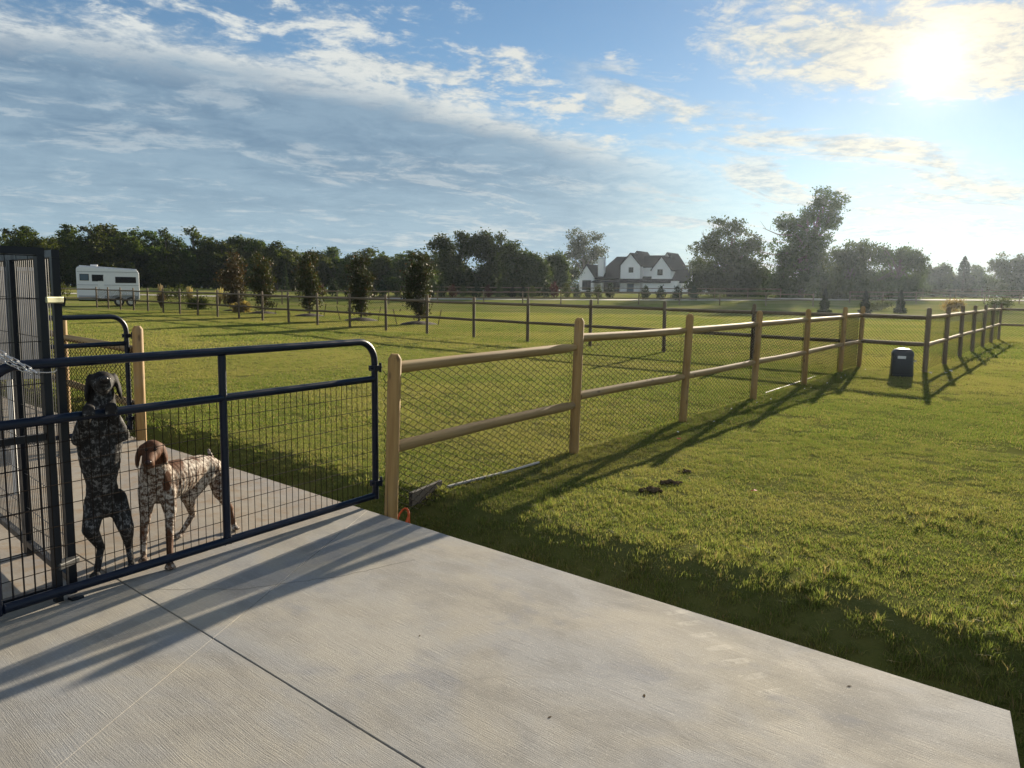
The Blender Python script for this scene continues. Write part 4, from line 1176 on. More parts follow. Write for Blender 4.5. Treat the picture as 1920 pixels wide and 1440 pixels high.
    for i, (nm, lab) in enumerate((('rightD1', 'pale distant tree beside the spiky conifer'), ('rightD2', 'low distant tree between the conifer and the right edge crowns'), ('rightD3', 'big hazy rounded tree at the far right edge'),
                                   ('low1', 'low distant thicket between the two tallest trees'), ('low2', 'low distant thicket behind the willows'), ('low3', 'long low thicket behind the gravel road'))):
        loc, lb = px_lobes(nm)
        if nm == 'low3':
            x0, y0, L = TREES[nm]
        tree('distant_tree', lab, 'tree', loc, lb, 9000, 0.26, 'leaf_pale', max(2.0, lb[0][2]), 0.2, 70 + i, clump=11, spread=0.75, solid=.45)
    rng = np.random.default_rng(31); lobes = []
    for k in range(90):
        a = math.radians(-46 + 92 * k / 89); R = 262 + rng.uniform(-12, 12); h = rng.uniform(2.6, 4.2) * (1.15 if a < 0.1 else 1.0)
        lobes.append((R * math.sin(a), R * math.cos(a), 1.3 + h * .75, 4.6, 3.0, h * .8)); lobes.append((R * math.sin(a + .012), R * math.cos(a + .012), 2.6, 4.4, 2.6, 2.0))
    co, q = leaf_cloud(rng, lobes, 30000, 0.55, clump=12, spread=1.3, solid=0.45)
    tag(link('distant_woodland', raw_mesh('distant_woodland', co, q, M['leaf_grove'])), 'low distant line of trees closing the horizon', 'woodland', kind='stuff')
    # spiky conifer on the right
    def conifer(name, label, loc, h, r, n, size, seed, leaf='leaf_conifer', cat='tree', group=None, whorls=True):
        rng = np.random.default_rng(seed)
        t = thing(name, label, cat, (loc[0], loc[1], gz(*loc)), 0, group)
        MB().tube([(0, 0, -.2), (0, 0, h)], [r * .09, r * .02], 6).build('trunk', M['bark'], t, True)
        z = rng.random(n) ** 1.4
        if whorls: z = np.clip((np.floor(z * 11) + rng.normal(0.3, .30, n)) / 11, 0.02, 1)
        zz = 0.08 * h + z * h * 0.94
        rad = r * (1 - z) ** 0.85 * rng.random(n) ** 0.5 * (0.8 + .2 * np.sin(np.floor(z * 9) * 2.1)) + 0.03
        a = rng.uniform(0, 6.28, n)
        p = np.stack([np.cos(a) * rad, np.sin(a) * rad, zz - rad * 0.25], -1)
        u = np.stack([np.cos(a), np.sin(a), rng.uniform(-.4, .6, n)], -1) + rng.normal(0, .3, (n, 3)); u /= np.linalg.norm(u, axis=1)[:, None]
        w = np.cross(u, rng.normal(size=(n, 3))); w /= np.linalg.norm(w, axis=1)[:, None]
        s = size
        co = np.stack([p - u * s, p + w * s * .4, p + u * s, p - w * s * .4], 1).reshape(-1, 3)
        co[:, 2] = np.maximum(co[:, 2], .03)
        link('crown', raw_mesh('crown', co, np.arange(n * 4).reshape(-1, 4), M[leaf]), t)
        return t
    conifer('conifer_tree', 'spiky hazy conifer standing above the trees on the right', (91.5, 162), 8.2, 3.6, 3600, 0.26, 80)
    conifer('conifer_tree', 'small spiky conifer left of the bigger one on the right', (86.0, 165), 6.6, 2.6, 2400, 0.26, 81)
    for i, (x, y, h, lab) in enumerate(((23.9, 60.85, 2.0, 'cone shaped juniper under the tallest hazy tree'), (27.67, 62.35, 1.9, 'cone shaped juniper left of the willow shrubs'), (32.8, 67.2, 1.9, 'cone shaped juniper near the gravel road'))):
        conifer('juniper', lab, (x, y), h, 0.62, 3200, 0.07, 90 + i, cat='shrub', whorls=False)
    conifer('conifer_tree', 'slim blue green conifer standing in front of the dark wood', (-31.0, 108.0), 3.6, 0.75, 1500, 0.11, 96)

    # five young magnolias behind the back fence, each on its mulch ring between two stakes
    mags = ('leftmost young magnolia, reddish brown and rounded', 'second young magnolia from the left, dark with a bare foot', 'middle young magnolia, tall and narrow beside the red shrub',
            'fourth young magnolia from the left, slim and upright', 'young magnolia on the right, nearest of the five, with pale glints')
    ring = MB(); pr = [(0.0, 0.16), (0.35, 0.14), (0.75, 0.06), (1.0, -0.03)]
    ring.lathe(pr[::-1], 18, cap=False)
    ringm = ring.mesh('mulch_ring', M['mulch'], True)
    stake = MB().tube([(0, 0, -.1), (0, 0, 0.75)], 0.022, 6).mesh('tree_stake', M['stake'])
    for i, (x, y, h) in enumerate(MAGNOLIAS):
        rng = np.random.default_rng(200 + i)
        w = (0.98, 0.90, 0.76, 0.68, 0.70)[i]
        lobes = [(rng.uniform(-.12, .12), rng.uniform(-.12, .12), h * f, w * k, w * k, h * .13) for f, k in ((.15, .55), (.26, .82), (.40, .95), (.54, .98), (.68, .96), (.81, .86), (.92, .62))]
        lobes += [(rng.uniform(-.6, .6) * w, rng.uniform(-.4, .4), h * rng.uniform(.3, .75), .38, .38, .40) for _ in range(5)]
        if i == 0: lobes.append((0, 0, h * .18, .55, .55, .3))
        tree('magnolia_tree', mags[i], 'tree', (x, y), lobes, 5200, 0.062, 'leaf_rust' if i == 0 else 'leaf_magnolia', h * .86, 0.045, 210 + i, 'young magnolias behind the back fence', clump=6, spread=0.22, solid=.55, sub=9)
        o = link('mulch_ring', ringm, None, (x, y, gz(x, y))); tag(o, 'dark mulch ring under the ' + ('leftmost', 'second', 'middle', 'fourth', 'rightmost')[i] + ' young magnolia', 'mulch', kind='stuff')
        for s in (-1, 1):
            o = link('tree_stake', stake, None, (x + s * 0.95, y - 0.5, gz(x, y)))
            o.rotation_euler = (0.1, s * 0.22, 0)
            tag(o, ('left' if s < 0 else 'right') + ' leaning wooden stake beside the ' + ('leftmost', 'second', 'middle', 'fourth', 'rightmost')[i] + ' young magnolia', 'stake', 'stakes of the young magnolias')

    # the clipped row of green and red shrubs along the farm track
    rng = np.random.default_rng(5); kinds = {}
    for leaf in ('leaf_shrub', 'leaf_red', 'leaf_conifer'):
        co, q = leaf_cloud(rng, [(0, 0, .55, .55, .55, .55), (0, 0, 1.0, .36, .36, .45), (0, 0, 1.35, .16, .16, .3)], 900, 0.075, clump=6, spread=.16, solid=.4)
        kinds[leaf] = raw_mesh('foliage', co, q, M[leaf])
    rr = random.Random(4)
    for k in range(26):
        x = -23 + k * 1.42 + rr.uniform(-.25, .25); y = 92.5 + (x + 20) * .16 + 4.0
        leaf = 'leaf_red' if k in (0, 3, 11, 14, 20) else ('leaf_conifer' if k % 3 else 'leaf_shrub')
        lab = 'small red leaved shrubs along the farm track' if leaf == 'leaf_red' else ('small dark cone shaped shrubs along the farm track' if leaf == 'leaf_conifer' else 'small light green shrubs along the farm track')
        t = thing('track_shrub', nth(lab), 'shrub', (x, y, gz(x, y)), rr.uniform(0, 6), 'row of shrubs along the farm track')
        s = rr.uniform(.85, 1.2); t.scale = (s, s, s * rr.uniform(.9, 1.2))
        link('foliage', kinds[leaf], t)
    for k, (x, y) in enumerate(((16.5, 99), (18.5, 99.5), (20.4, 99), (22.6, 99.4))):
        t = thing('garden_shrub', ('first', 'second', 'third', 'fourth')[k] + ' from the left of the round shrubs in front of the farmhouse', 'shrub', (x, y, gz(x, y)), k, 'round shrubs in front of the farmhouse')
        t.scale = (1.15, 1.15, 1.1); link('foliage', kinds['leaf_conifer'], t)
    # shrubs and grasses by the fence on the left, hedge on the right
    for x, y, w, h, leaf, lab in ((-22.4, 56.4, .75, .8, 'leaf_shrub', 'grey green bush against the back fence'), (-17.3, 50.6, .5, .55, 'straw', 'wispy straw coloured bush below the leftmost magnolia'),
                                  (-40.5, 70.0, 1.5, 1.6, 'leaf_shrub', 'brownish bush at the left end of the horse trailer'), (-29.2, 69.0, 1.6, 1.5, 'leaf_shrub', 'brownish bush at the right end of the horse trailer'),
                                  (-24.8, 70.5, 1.3, 1.2, 'leaf_shrub', 'low tangled bush right of the horse trailer'),
                                  (33.8, 73.5, 1.4, 0.8, 'leaf_shrub', 'low shrub between the junipers'), (38.6, 69.6, 1.0, 1.1, 'straw', 'leafless pale shrub by the gravel road'), (44.1, 72, 1.3, 1.2, 'leaf_shrub', 'ragged shrub behind the far corner of the fence')):
        co, q = leaf_cloud(np.random.default_rng(int(abs(x) * 10)), [(0, 0, h * .5, w, w * .7, h * .55), (w * .4, 0, h * .7, w * .5, w * .5, h * .4), (-w * .5, 0, h * .55, w * .5, w * .5, h * .4)], 1500, 0.07, clump=6, spread=.25, solid=.5)
        t = thing('field_shrub', lab, 'shrub', (x, y, gz(x, y))); link('foliage', raw_mesh('foliage', co, q, M[leaf]), t)
    def pampas(x, y, h, n, lab, seed):
        rng = np.random.default_rng(seed); t = thing('pampas_grass', lab, 'grass plant', (x, y, gz(x, y)))
        m = MB(); pl = MB()
        for k in range(120):
            a = rng.uniform(0, 6.28); L = h * rng.uniform(.35, .6); d = Vector((math.cos(a), math.sin(a), 0)) * rng.uniform(.3, .8) * h * .4
            m.tube([(0, 0, 0), (d.x * .5, d.y * .5, L), (d.x, d.y, L * .75)], [.02, .014, .004], 3, cap=False)
        m.build('leaf_tuft', M['straw'], t)
        for k in range(n):
            a = rng.uniform(0, 6.28); d = Vector((math.cos(a), math.sin(a), 0)) * rng.uniform(.05, .3); z = h * rng.uniform(.8, 1.0)
            pl.tube([(0, 0, .1), (d.x * .6, d.y * .6, z * .65)], .012, 3); pl.tube([(d.x * .6, d.y * .6, z * .65), (d.x * .9, d.y * .9, z * .82), (d.x * 1.1, d.y, z)], [.03, .085, .015], 6)
        pl.build('plume', M['plume'], t, True)
    pampas(-26.1, 58.8, 1.9, 5, 'pampas grass with one pale plume behind the back fence', 1)
    pampas(-27.5, 67.5, 1.6, 7, 'wide pampas grass clump right of the horse trailer', 2)
    pampas(-24.6, 66.5, 1.6, 8, 'pampas grass clump with several plumes near the leftmost magnolia', 3)
build_trees()

# ------------------------------------------------------------------ the two dogs
def coat_mat(name, solid, solid2, roan_dark, roan_light, spots, tan, lo):
    """short coat: solid patches (attribute 'patch'), ticked roan elsewhere"""
    m, nt, out = material(name)
    p = obj_co(nt)
    at = nt.nodes.new('ShaderNodeAttribute'); at.attribute_name = 'patch'; pt = V(nt, at.outputs['Fac'])
    n = noise(nt, p, 9.0, 4, 0.6); f = noise(nt, p, 42.0, 4, 0.65); hair = noise(nt, vmul(nt, p, (1, 1, .25)), 260.0, 3, 0.6)
    vo = voronoi(nt, p, 46.0); vo2 = voronoi(nt, p, 21.0)
    g = noise(nt, vmul(nt, p, (1, 1, .55)), 150.0, 3, 0.7)
    tick = smooth(vo * 0.5 + (f - 0.5) * 0.45 + (g - 0.5) * 1.1 + (n - 0.5) * 0.7, lo - 0.04, lo + 0.42)
    roan = mixc(nt, tick, roan_dark, roan_light)
    roan = mixc(nt, smooth(vo2 + (n - 0.5) * 0.9 + (g - 0.5) * .3, 0.24, 0.12) * spots, roan, roan_dark)
    sol = mixc(nt, f, solid, solid2)
    c = mixc(nt, smooth(pt + (n - 0.5) * 0.55 + (f - 0.5) * 0.22, 0.42, 0.56), roan, sol)
    c = mixc(nt, smooth(hair, 0.4, 0.7) * 0.25, c, tan)
    principled(nt, out, c, 0.68, 0, hair, 0.003, 0.6, 0.12)
    return m
M['coat_black'] = coat_mat('coat_black_roan', (0.010, 0.009, 0.009), (0.022, 0.019, 0.018), (0.024, 0.023, 0.023), (0.27, 0.265, 0.26), 0.85, (0.05, 0.045, 0.04), 0.26)
M['coat_liver'] = coat_mat('coat_liver_roan', (0.060, 0.022, 0.011), (0.115, 0.044, 0.020), (0.085, 0.044, 0.026), (0.62, 0.56, 0.48), 0.65, (0.30, 0.20, 0.12), 0.13)
M['dog_nose'] = plain('dog_nose', (0.012, 0.009, 0.008), 0.28)
M['dog_nose_brown'] = plain('dog_nose_brown', (0.045, 0.020, 0.014), 0.30)
M['dog_eye'] = plain('dog_eye', (0.020, 0.011, 0.006), 0.08)

def blob_mesh(name, caps, balls, voxel, mat, smooth_n=8):
    """one continuous skin round tapered limbs (caps) and ellipsoids (balls)"""
    mb = MB()
    for a, b, ra, rb in caps:
        a, b = Vector(a), Vector(b); d = b - a; L = d.length; dn = d.normalized()
        pts, rs = [], []
        for k in range(5):
            s = PI / 2 * (1 - k / 4); pts.append(a - dn * ra * math.sin(s)); rs.append(max(ra * math.cos(s), ra * .02))
        for k in range(1, 4):
            t = k / 4; pts.append(a.lerp(b, t)); rs.append(ra + (rb - ra) * t)
        for k in range(5):
            s = PI / 2 * k / 4; pts.append(b + dn * rb * math.sin(s)); rs.append(max(rb * math.cos(s), rb * .02))
        mb.tube(pts, rs, 14)
    for c, r, rot in balls:
        k = len(mb.v); mb.ball((0, 0, 0), r, 16, 11)
        R = Matrix.Rotation(rot[2], 3, 'Z') @ Matrix.Rotation(rot[1], 3, 'Y') @ Matrix.Rotation(rot[0], 3, 'X')
        for i in range(k, len(mb.v)): mb.v[i] = tuple(R @ Vector(mb.v[i]) + Vector(c))
    me = mb.mesh('source', None)
    ob = bpy.data.objects.new('source', me); COL.objects.link(ob)
    r = ob.modifiers.new('r', 'REMESH'); r.mode = 'VOXEL'; r.voxel_size = voxel; r.use_smooth_shade = True
    s = ob.modifiers.new('s', 'SMOOTH'); s.factor = 0.5; s.iterations = smooth_n
    dg = bpy.context.evaluated_depsgraph_get()
    res = bpy.data.meshes.new_from_object(ob.evaluated_get(dg)); res.name = name
    bpy.data.objects.remove(ob); bpy.data.meshes.remove(me)
    res.materials.clear(); res.materials.append(mat)
    res.polygons.foreach_set('use_smooth', [True] * len(res.polygons))
    return res

def paint(me, patches):
    co = np.empty(len(me.vertices) * 3, dtype=np.float32); me.vertices.foreach_get('co', co); co = co.reshape(-1, 3)
    v = np.zeros(len(co), dtype=np.float32)
    for c, r, amt in patches:
        d = np.linalg.norm((co - np.array(c)) / np.array(r), axis=1)
        v = np.maximum(v, amt * np.clip(1.5 - d, 0, 1))
    a = me.attributes.new('patch', 'FLOAT', 'POINT'); a.data.foreach_set('value', v)

def paw(balls, caps, c, dirv, s=1.0):
    """pad plus four toes pointing along dirv"""
    c = Vector(c); d = Vector((dirv[0], dirv[1], 0)).normalized(); n = Vector((-d.y, d.x, 0)); ang = math.atan2(d.y, d.x)
    balls.append((c + d * .004 * s, (.030 * s, .027 * s, .020 * s), (0, 0, ang)))
    for k, (o, f) in enumerate(((-.021, .018), (-.008, .029), (.008, .029), (.021, .018))):
        balls.append((c + d * f * s + n * o * s + Vector((0, 0, -.003)), (.0165 * s, .0095 * s, .012 * s), (0, 0, ang + o * 6)))

def dog_standing_up():
    t = thing('dog', 'black and grey ticked dog standing upright with its front paws on the gate rail', 'dog', (-2.235, 4.31, 0), math.radians(27.2))
    C, B = [], []
    # head, lifted towards the viewer
    B += [((-.016, -.105, 1.108), (.061, .072, .056), (.1, 0, 0)), ((-.016, -.135, 1.095), (.052, .055, .048), (0, 0, 0)),
          ((-.040, -.135, 1.122), (.022, .030, .020), (0, 0, 0)), ((.010, -.135, 1.122), (.022, .030, .020), (0, 0, 0))]
    C += [((-.014, -.15, 1.100), (-.006, -.265, 1.128), .040, .029), ((-.014, -.14, 1.066), (-.006, -.240, 1.094), .031, .021)]
    B += [((-.021, -.230, 1.101), (.017, .034, .026), (.3, 0, 0)), ((.010, -.230, 1.101), (.017, .034, .026), (.3, 0, 0))]
    # hanging ears
    B += [((-.079, -.085, 1.112), (.016, .036, .040), (0, .25, .2)), ((-.091, -.088, 1.062), (.012, .036, .052), (0, .12, .2)), ((-.094, -.092, 1.030), (.010, .026, .032), (0, .02, .2)),
          ((.048, -.085, 1.112), (.016, .036, .040), (0, -.25, -.2)), ((.062, -.088, 1.066), (.012, .034, .050), (0, -.14, -.2)), ((.068, -.09, 1.038), (.010, .024, .030), (0, -.05, -.2))]
    C += [((-.018, -.075, 1.065), (-.028, -.055, .945), .058, .078), ((-.03, -.055, .945), (-.038, -.05, .86), .085, .115)]
    # trunk: deep chest narrowing to the loin
    for i in range(15):
        k = i / 14; zc = .85 - .46 * k
        rx = np.interp(k, (0, .18, .40, .68, .85, 1), (.108, .116, .106, .078, .086, .092)); ry = np.interp(k, (0, .2, .45, .7, 1), (.098, .108, .100, .080, .088))
        B.append(((-.040 - .006 * math.sin(PI * k), np.interp(k, (0, .4, 1), (-.055, -.035, .058)), zc), (rx, ry, .075), (0, 0, 0)))
    # hind legs
    C += [((-.078, .060, .420), (-.110, -.005, .275), .060, .045), ((-.112, -.005, .272), (-.066, .072, .142), .044, .023), ((-.066, .072, .138), (-.088, .002, .032), .021, .019)]
    C += [((.022, .075, .415), (.066, .012, .258), .060, .044), ((.068, .012, .256), (.078, .118, .118), .042, .022), ((.078, .118, .114), (.086, .062, .032), .020, .018)]
    B += [((-.064, .088, .146), (.018, .022, .022), (0, 0, 0)), ((.078, .132, .122), (.017, .022, .022), (0, 0, 0))]
    paw(B, C, (-.094, -.030, .021), (-.25, -1)); paw(B, C, (.089, .040, .021), (.1, -1))
    # front legs folded up, paws hooked over the middle rail
    C += [((-.105, -.06, .87), (-.142, -.095, .800), .052, .038), ((-.142, -.10, .800), (-.092, -.215, .950), .038, .025), ((-.092, -.215, .955), (-.082, -.285, .992), .024, .023)]
    C += [((.030, -.06, .87), (.070, -.085, .808), .052, .038), ((.070, -.09, .808), (.028, -.180, .950), .038, .025), ((.028, -.180, .955), (.021, -.248, .992), .024, .023)]
    for (x, y) in ((-.082, -.296), (.020, -.258)):
        B.append(((x, y, .992), (.030, .030, .021), (0, 0, 0)))
        for o, dz in ((-.021, -.012), (-.007, -.006), (.007, -.006), (.021, -.012)):
            C.append(((x + o, y - .018, .990), (x + o * 1.1, y - .036, .966 + dz * .5), .0105, .0085))
    me = blob_mesh('body', C, B, 0.0062, M['coat_black'], 7)
    paint(me, [((-.016, -.07, 1.135), (.072, .10, .045), 1.0), ((-.085, -.09, 1.07), (.035, .06, .085), 1.0), ((.058, -.09, 1.07), (.035, .06, .085), 1.0), ((-.006, -.27, 1.125), (.03, .04, .02), .7), ((-.10, -.05, .80), (.06, .10, .07), .75), ((.05, .0, .46), (.07, .10, .08), .6), ((-.045, .1, .6), (.12, .10, .25), .8), ((-.085, -.28, .98), (.05, .06, .05), .8), ((.02, -.25, .98), (.05, .06, .05), .8)])
    link('body', me, t)
    MB().ball((-.005, -.293, 1.140), (.019, .013, .014), 12, 8).build('nose', M['dog_nose'], t, True)
    for x in (-.040, .012): MB().ball((x, -.172, 1.124), (.0095, .007, .009), 10, 7).build('eye', M['dog_eye'], t, True)
dog_standing_up()

def dog_on_fours():
    t = thing('dog', 'brown headed dog with a white and brown ticked body, all four feet on the concrete', 'dog', (-2.03, 4.62, 0), math.radians(25))
    C, B = [], []
    B += [((-.100, -.080, .678), (.062, .070, .056), (-.2, 0, 0)), ((-.103, -.115, .662), (.052, .055, .046), (-.2, 0, 0)),
          ((-.124, -.118, .690), (.022, .030, .018), (0, 0, 0)), ((-.078, -.118, .690), (.022, .030, .018), (0, 0, 0))]
    C += [((-.105, -.12, .660), (-.120, -.240, .633), .041, .030), ((-.105, -.11, .632), (-.119, -.215, .610), .030, .020)]
    B += [((-.133, -.205, .617), (.017, .034, .026), (-.2, 0, 0)), ((-.101, -.205, .617), (.017, .034, .026), (-.2, 0, 0))]
    B += [((-.158, -.070, .676), (.017, .036, .036), (0, .35, .2)), ((-.176, -.075, .636), (.013, .038, .050), (0, .16, .2)), ((-.180, -.080, .604), (.011, .028, .032), (0, .05, .2)),
          ((-.043, -.062, .676), (.017, .036, .036), (0, -.35, -.2)), ((-.030, -.066, .636), (.013, .036, .050), (0, -.16, -.2)), ((-.027, -.070, .604), (.011, .026, .030), (0, -.05, -.2))]
    C += [((-.096, -.045, .645), (-.088, .020, .535), .058, .080), ((-.088, .02, .535), (-.075, .07, .455), .086, .110)]
    # deep chest, tucked belly, level back
    ax = math.atan2(.40, .345)
    for i in range(19):
        k = i / 18; x = -.080 + .345 * k; y = .05 + .40 * k
        top = np.interp(k, (0, .2, .5, .75, .9, 1), (.545, .558, .548, .540, .520, .490)); bot = np.interp(k, (0, .15, .4, .62, .8, 1), (.318, .312, .330, .385, .385, .345))
        w = np.interp(k, (0, .2, .45, .7, .88, 1), (.098, .106, .104, .078, .092, .075))
        B.append(((x, y, (top + bot) / 2), (.060, w, (top - bot) / 2), (0, 0, ax)))
    C += [((.262, .475, .478), (.246, .520, .535), .019, .011)]
    # front legs
    C += [((-.132, .030, .415), (-.147, .020, .285), .056, .037), ((-.147, .020, .280), (-.165, -.012, .125), .033, .022), ((-.165, -.012, .120), (-.169, -.042, .032), .021, .019)]
    C += [((-.030, .020, .405), (-.014, -.005, .275), .056, .037), ((-.014, -.005, .270), (-.026, -.125, .130), .033, .022), ((-.026, -.125, .126), (-.030, -.215, .032), .021, .019)]
    paw(B, C, (-.170, -.062, .020), (-.05, -1)); paw(B, C, (-.031, -.236, .020), (.0, -1), 1.05)
    # hind legs: knee forward and high, hock back, shank upright
    C += [((.205, .380, .420), (.100, .300, .285), .080, .050), ((.100, .298, .280), (.128, .420, .132), .042, .022), ((.128, .420, .128), (.058, .372, .030), .021, .018)]
    C += [((.285, .455, .400), (.300, .385, .270), .074, .047), ((.300, .385, .265), (.368, .480, .125), .040, .022), ((.368, .480, .120), (.384, .420, .030), .020, .018)]
    B += [((.134, .432, .138), (.019, .021, .021), (0, 0, 0)), ((.374, .492, .130), (.018, .021, .021), (0, 0, 0))]
    paw(B, C, (.042, .356, .020), (-.7, -.7)); paw(B, C, (.388, .398, .020), (.15, -1))
    me = blob_mesh('body', C, B, 0.0062, M['coat_liver'], 7)
    paint(me, [((-.105, -.13, .655), (.115, .17, .085), 1.0), ((.020, .15, .49), (.06, .10, .10), .95), ((-.03, .0, .47), (.035, .06, .09), .75), ((.13, .27, .52), (.05, .06, .04), .6), ((.24, .46, .47), (.05, .06, .05), .75),
               ((-.165, .0, .16), (.035, .05, .12), .55), ((-.028, -.15, .12), (.035, .12, .12), .65), ((.10, .36, .2), (.05, .08, .09), .5), ((.37, .45, .09), (.04, .08, .1), .75)])
    link('body', me, t)
    MB().ball((-.1225, -.268, .640), (.018, .012, .013), 12, 8).build('nose', M['dog_nose_brown'], t, True)
    for x in (-.129, -.083): MB().ball((x, -.155, .690), (.0095, .007, .009), 10, 7).build('eye', M['dog_eye'], t, True)
dog_on_fours()

# ------------------------------------------------------------------ small things about the place
def build_bin():
    x, y = 7.80, 15.75
    t = thing('waste_bin', 'black domed plastic bin with a white badge standing in the corner of the fence', 'bin', (x, y, gz(x, y) - 0.01), math.radians(-20))
    def ring(w, d, z, n=6, r=.09):
        pts = []
        for cx, cy, a0 in ((w / 2 - r, d / 2 - r, 0), (-w / 2 + r, d / 2 - r, PI / 2), (-w / 2 + r, -d / 2 + r, PI), (w / 2 - r, -d / 2 + r, 1.5 * PI)):
            for k in range(n): a = a0 + PI / 2 * k / (n - 1); pts.append((cx + r * math.cos(a), cy + r * math.sin(a), z))
        return pts
    def loft(levels):
        m = MB(); R = [ring(*l) for l in levels]; n = len(R[0]); vs = [p for r in R for p in r]; fs = []
        for i in range(len(R) - 1): fs += [(i * n + k, i * n + (k + 1) % n, (i + 1) * n + (k + 1) % n, (i + 1) * n + k) for k in range(n)]
        fs.append(tuple(range(n - 1, -1, -1))); fs.append(tuple((len(R) - 1) * n + k for k in range(n)))
        return m.add(vs, fs)
    loft([(.41, .37, .0), (.42, .38, .03), (.385, .35, .40), (.38, .345, .41)]).build('body', M['black_plastic'], t, True, sharp=30)
    loft([(.400, .365, .412), (.404, .369, .45), (.372, .335, .505), (.30, .27, .545), (.19, .17, .562)]).build('lid', M['black_plastic'], t, True, sharp=30)
    MB().box((-.03, -.186, .395), (.15, .012, .055)).build('badge', M['sticker'], t, bevel=.01)
    MB().tube([(.215, -.05, .30), (.245, -.05, .33), (.245, .05, .33), (.215, .05, .30)], .012, 6).build('handle', M['grey_metal'], t, True)
    MB().box((0, -.19, .03), (.36, .04, .05)).build('kick_plate', M['black_plastic'], t, bevel=.008)
build_bin()

o = MB()
pts = []
for k in range(46):
    a = 2 * PI * k / 15.0; r = 0.085 + 0.006 * math.sin(k * .7)
    pts.append((r * math.cos(a) * .55, r * math.sin(a) * .35 + .01 * (k // 15), 0.10 + r * math.sin(a + .5) * 1.0))
pts = [(-0.01, 0.02, .0)] + pts + [(0.05, 0.05, 0.03), (0.14, 0.10, 0.012)]
tag(o.tube(pts, .0055, 6).build('cable', M['orange_cable'], None, True, loc=(-0.80, 5.69, gz(-0.80, 5.69) + .04)), 'loops of orange cable at the foot of the gate post', 'cable')
def lying_tube(name, mat, pts, r, label, cat, n=10):
    x0, y0 = pts[0][:2]
    P = [(x - x0, y - y0, gz(x, y) + dz) for x, y, dz in pts]
    return tag(MB().tube(P, r, n).build(name, mat, None, True, loc=(x0, y0, 0)), label, cat)
lying_tube('plastic_pipe', M['pvc'], [(-0.52 + .78 * k / 8, 6.33 + .95 * k / 8, .016) for k in range(9)], .012, 'pale plastic pipe lying along the foot of the fence nearest the gate', 'pipe')
lying_tube('plastic_pipe', M['pvc'], [(4.15 + 1.85 * k / 8, 12.8 + 2.75 * k / 8, .008) for k in range(9)], .009, 'pale plastic pipe lying under the fence short of its corner', 'pipe')
b = MB().box((0, 0, 0), (.47, .03, .11), math.atan2(.43, .20)).build('edging_board', M['dark_board'], None, loc=(-0.68, 6.2, gz(-0.68, 6.2) + .045), bevel=.004)
tag(b, 'short dark edging board beside the pale pipe at the fence foot', 'board')
def scrap(name, label, cat, x, y, s, mat, seed, group=None):
    rnd = random.Random(seed); m = MB(); n = 7; vs = [(0, 0, .012 + .01 * rnd.random())]
    for k in range(n):
        a = 2 * PI * k / n; r = s * rnd.uniform(.6, 1.1); vs.append((r * math.cos(a), r * math.sin(a) * .7, rnd.uniform(.0, s * .8)))
    m.add(vs, [(0, k + 1, (k + 1) % n + 1) for k in range(n)])
    tag(m.build(name, mat, None, loc=(x, y, gz(x, y) + .03)), label, cat, group)
rnd = random.Random(21)
for k in range(11):
    f = (k + rnd.random()) / 11; d = 4.2 + 10.0 * f
    x = -0.87 + .59 * d + rnd.uniform(.02, .30); y = 5.57 + .807 * d - rnd.uniform(.0, .25)
    scrap('paper_scrap', 'small white scrap lying in the grass along the foot of the fence', 'scrap', x, y, rnd.uniform(.010, .018), M['paper'], 60 + k, 'white scraps along the fence')
for k, (x, y) in enumerate(((8.9, 16.1), (9.2, 16.5), (8.5, 16.0))):
    scrap('paper_scrap', ('white scrap right of the black bin', 'second white scrap further right of the black bin', 'white scrap touching the black bin')[k], 'scrap', x, y, .05, M['paper'], 90 + k)
scrap('leaf_scrap', 'small red scrap on the shaded grass by the third fence post', 'scrap', 1.82, 8.45, .030, M['red_paper'], 5)
scrap('leaf_scrap', 'red leaf lying alone on the open lawn right of the soil clods', 'leaf', 1.98, 6.28, .028, M['red_paper'], 6)
for k, (x, y, s, lab) in enumerate(((1.15, 6.33, .085, 'dark soil clod, left of the pair on the lawn'), (1.36, 6.58, .080, 'dark soil clod, right of the pair on the lawn'), (1.58, 7.05, .05, 'small soil crumb behind the two soil clods'), (0.22, 4.92, .06, 'dark clod in the shade near the patio edge'))):
    rr = random.Random(k); bl = []
    for j in range(26):
        f = rr.random() ** .6; a = rr.uniform(0, 6.28); q = rr.uniform(.10, .30)
        bl.append(((math.cos(a) * f * s * 1.1, math.sin(a) * f * s * .8, .008 + (1 - f) * s * .22), (s * q, s * q * rr.uniform(.7, 1.2), s * q * .75), (0, 0, rr.uniform(0, 3))))
    sc = link('soil_clod', blob_mesh('soil_clod', [], bl, s * .06, M['soil'], 1), None, (x, y, gz(x, y) + .004))
    tag(sc, lab, 'soil clod')
rr = random.Random(77)
for k, (x, y) in enumerate(((-0.42, 3.55), (0.55, 3.02), (0.16, 2.85), (1.42, 3.12))):
    m = MB(); a = rr.uniform(0, 6); L = rr.uniform(.008, .018)
    m.add([(-L, 0, 0), (0, -L * .35, .0006), (L, 0, .0003), (0, L * .35, .0008)], [(0, 1, 2, 3)])
    ob = m.build('leaf_crumb', M['soil'], None, loc=(x, y, .0012), rz=a)
    tag(ob, 'tiny dark dry leaf crumb on the sunlit concrete', 'leaf', 'dry crumbs on the concrete')

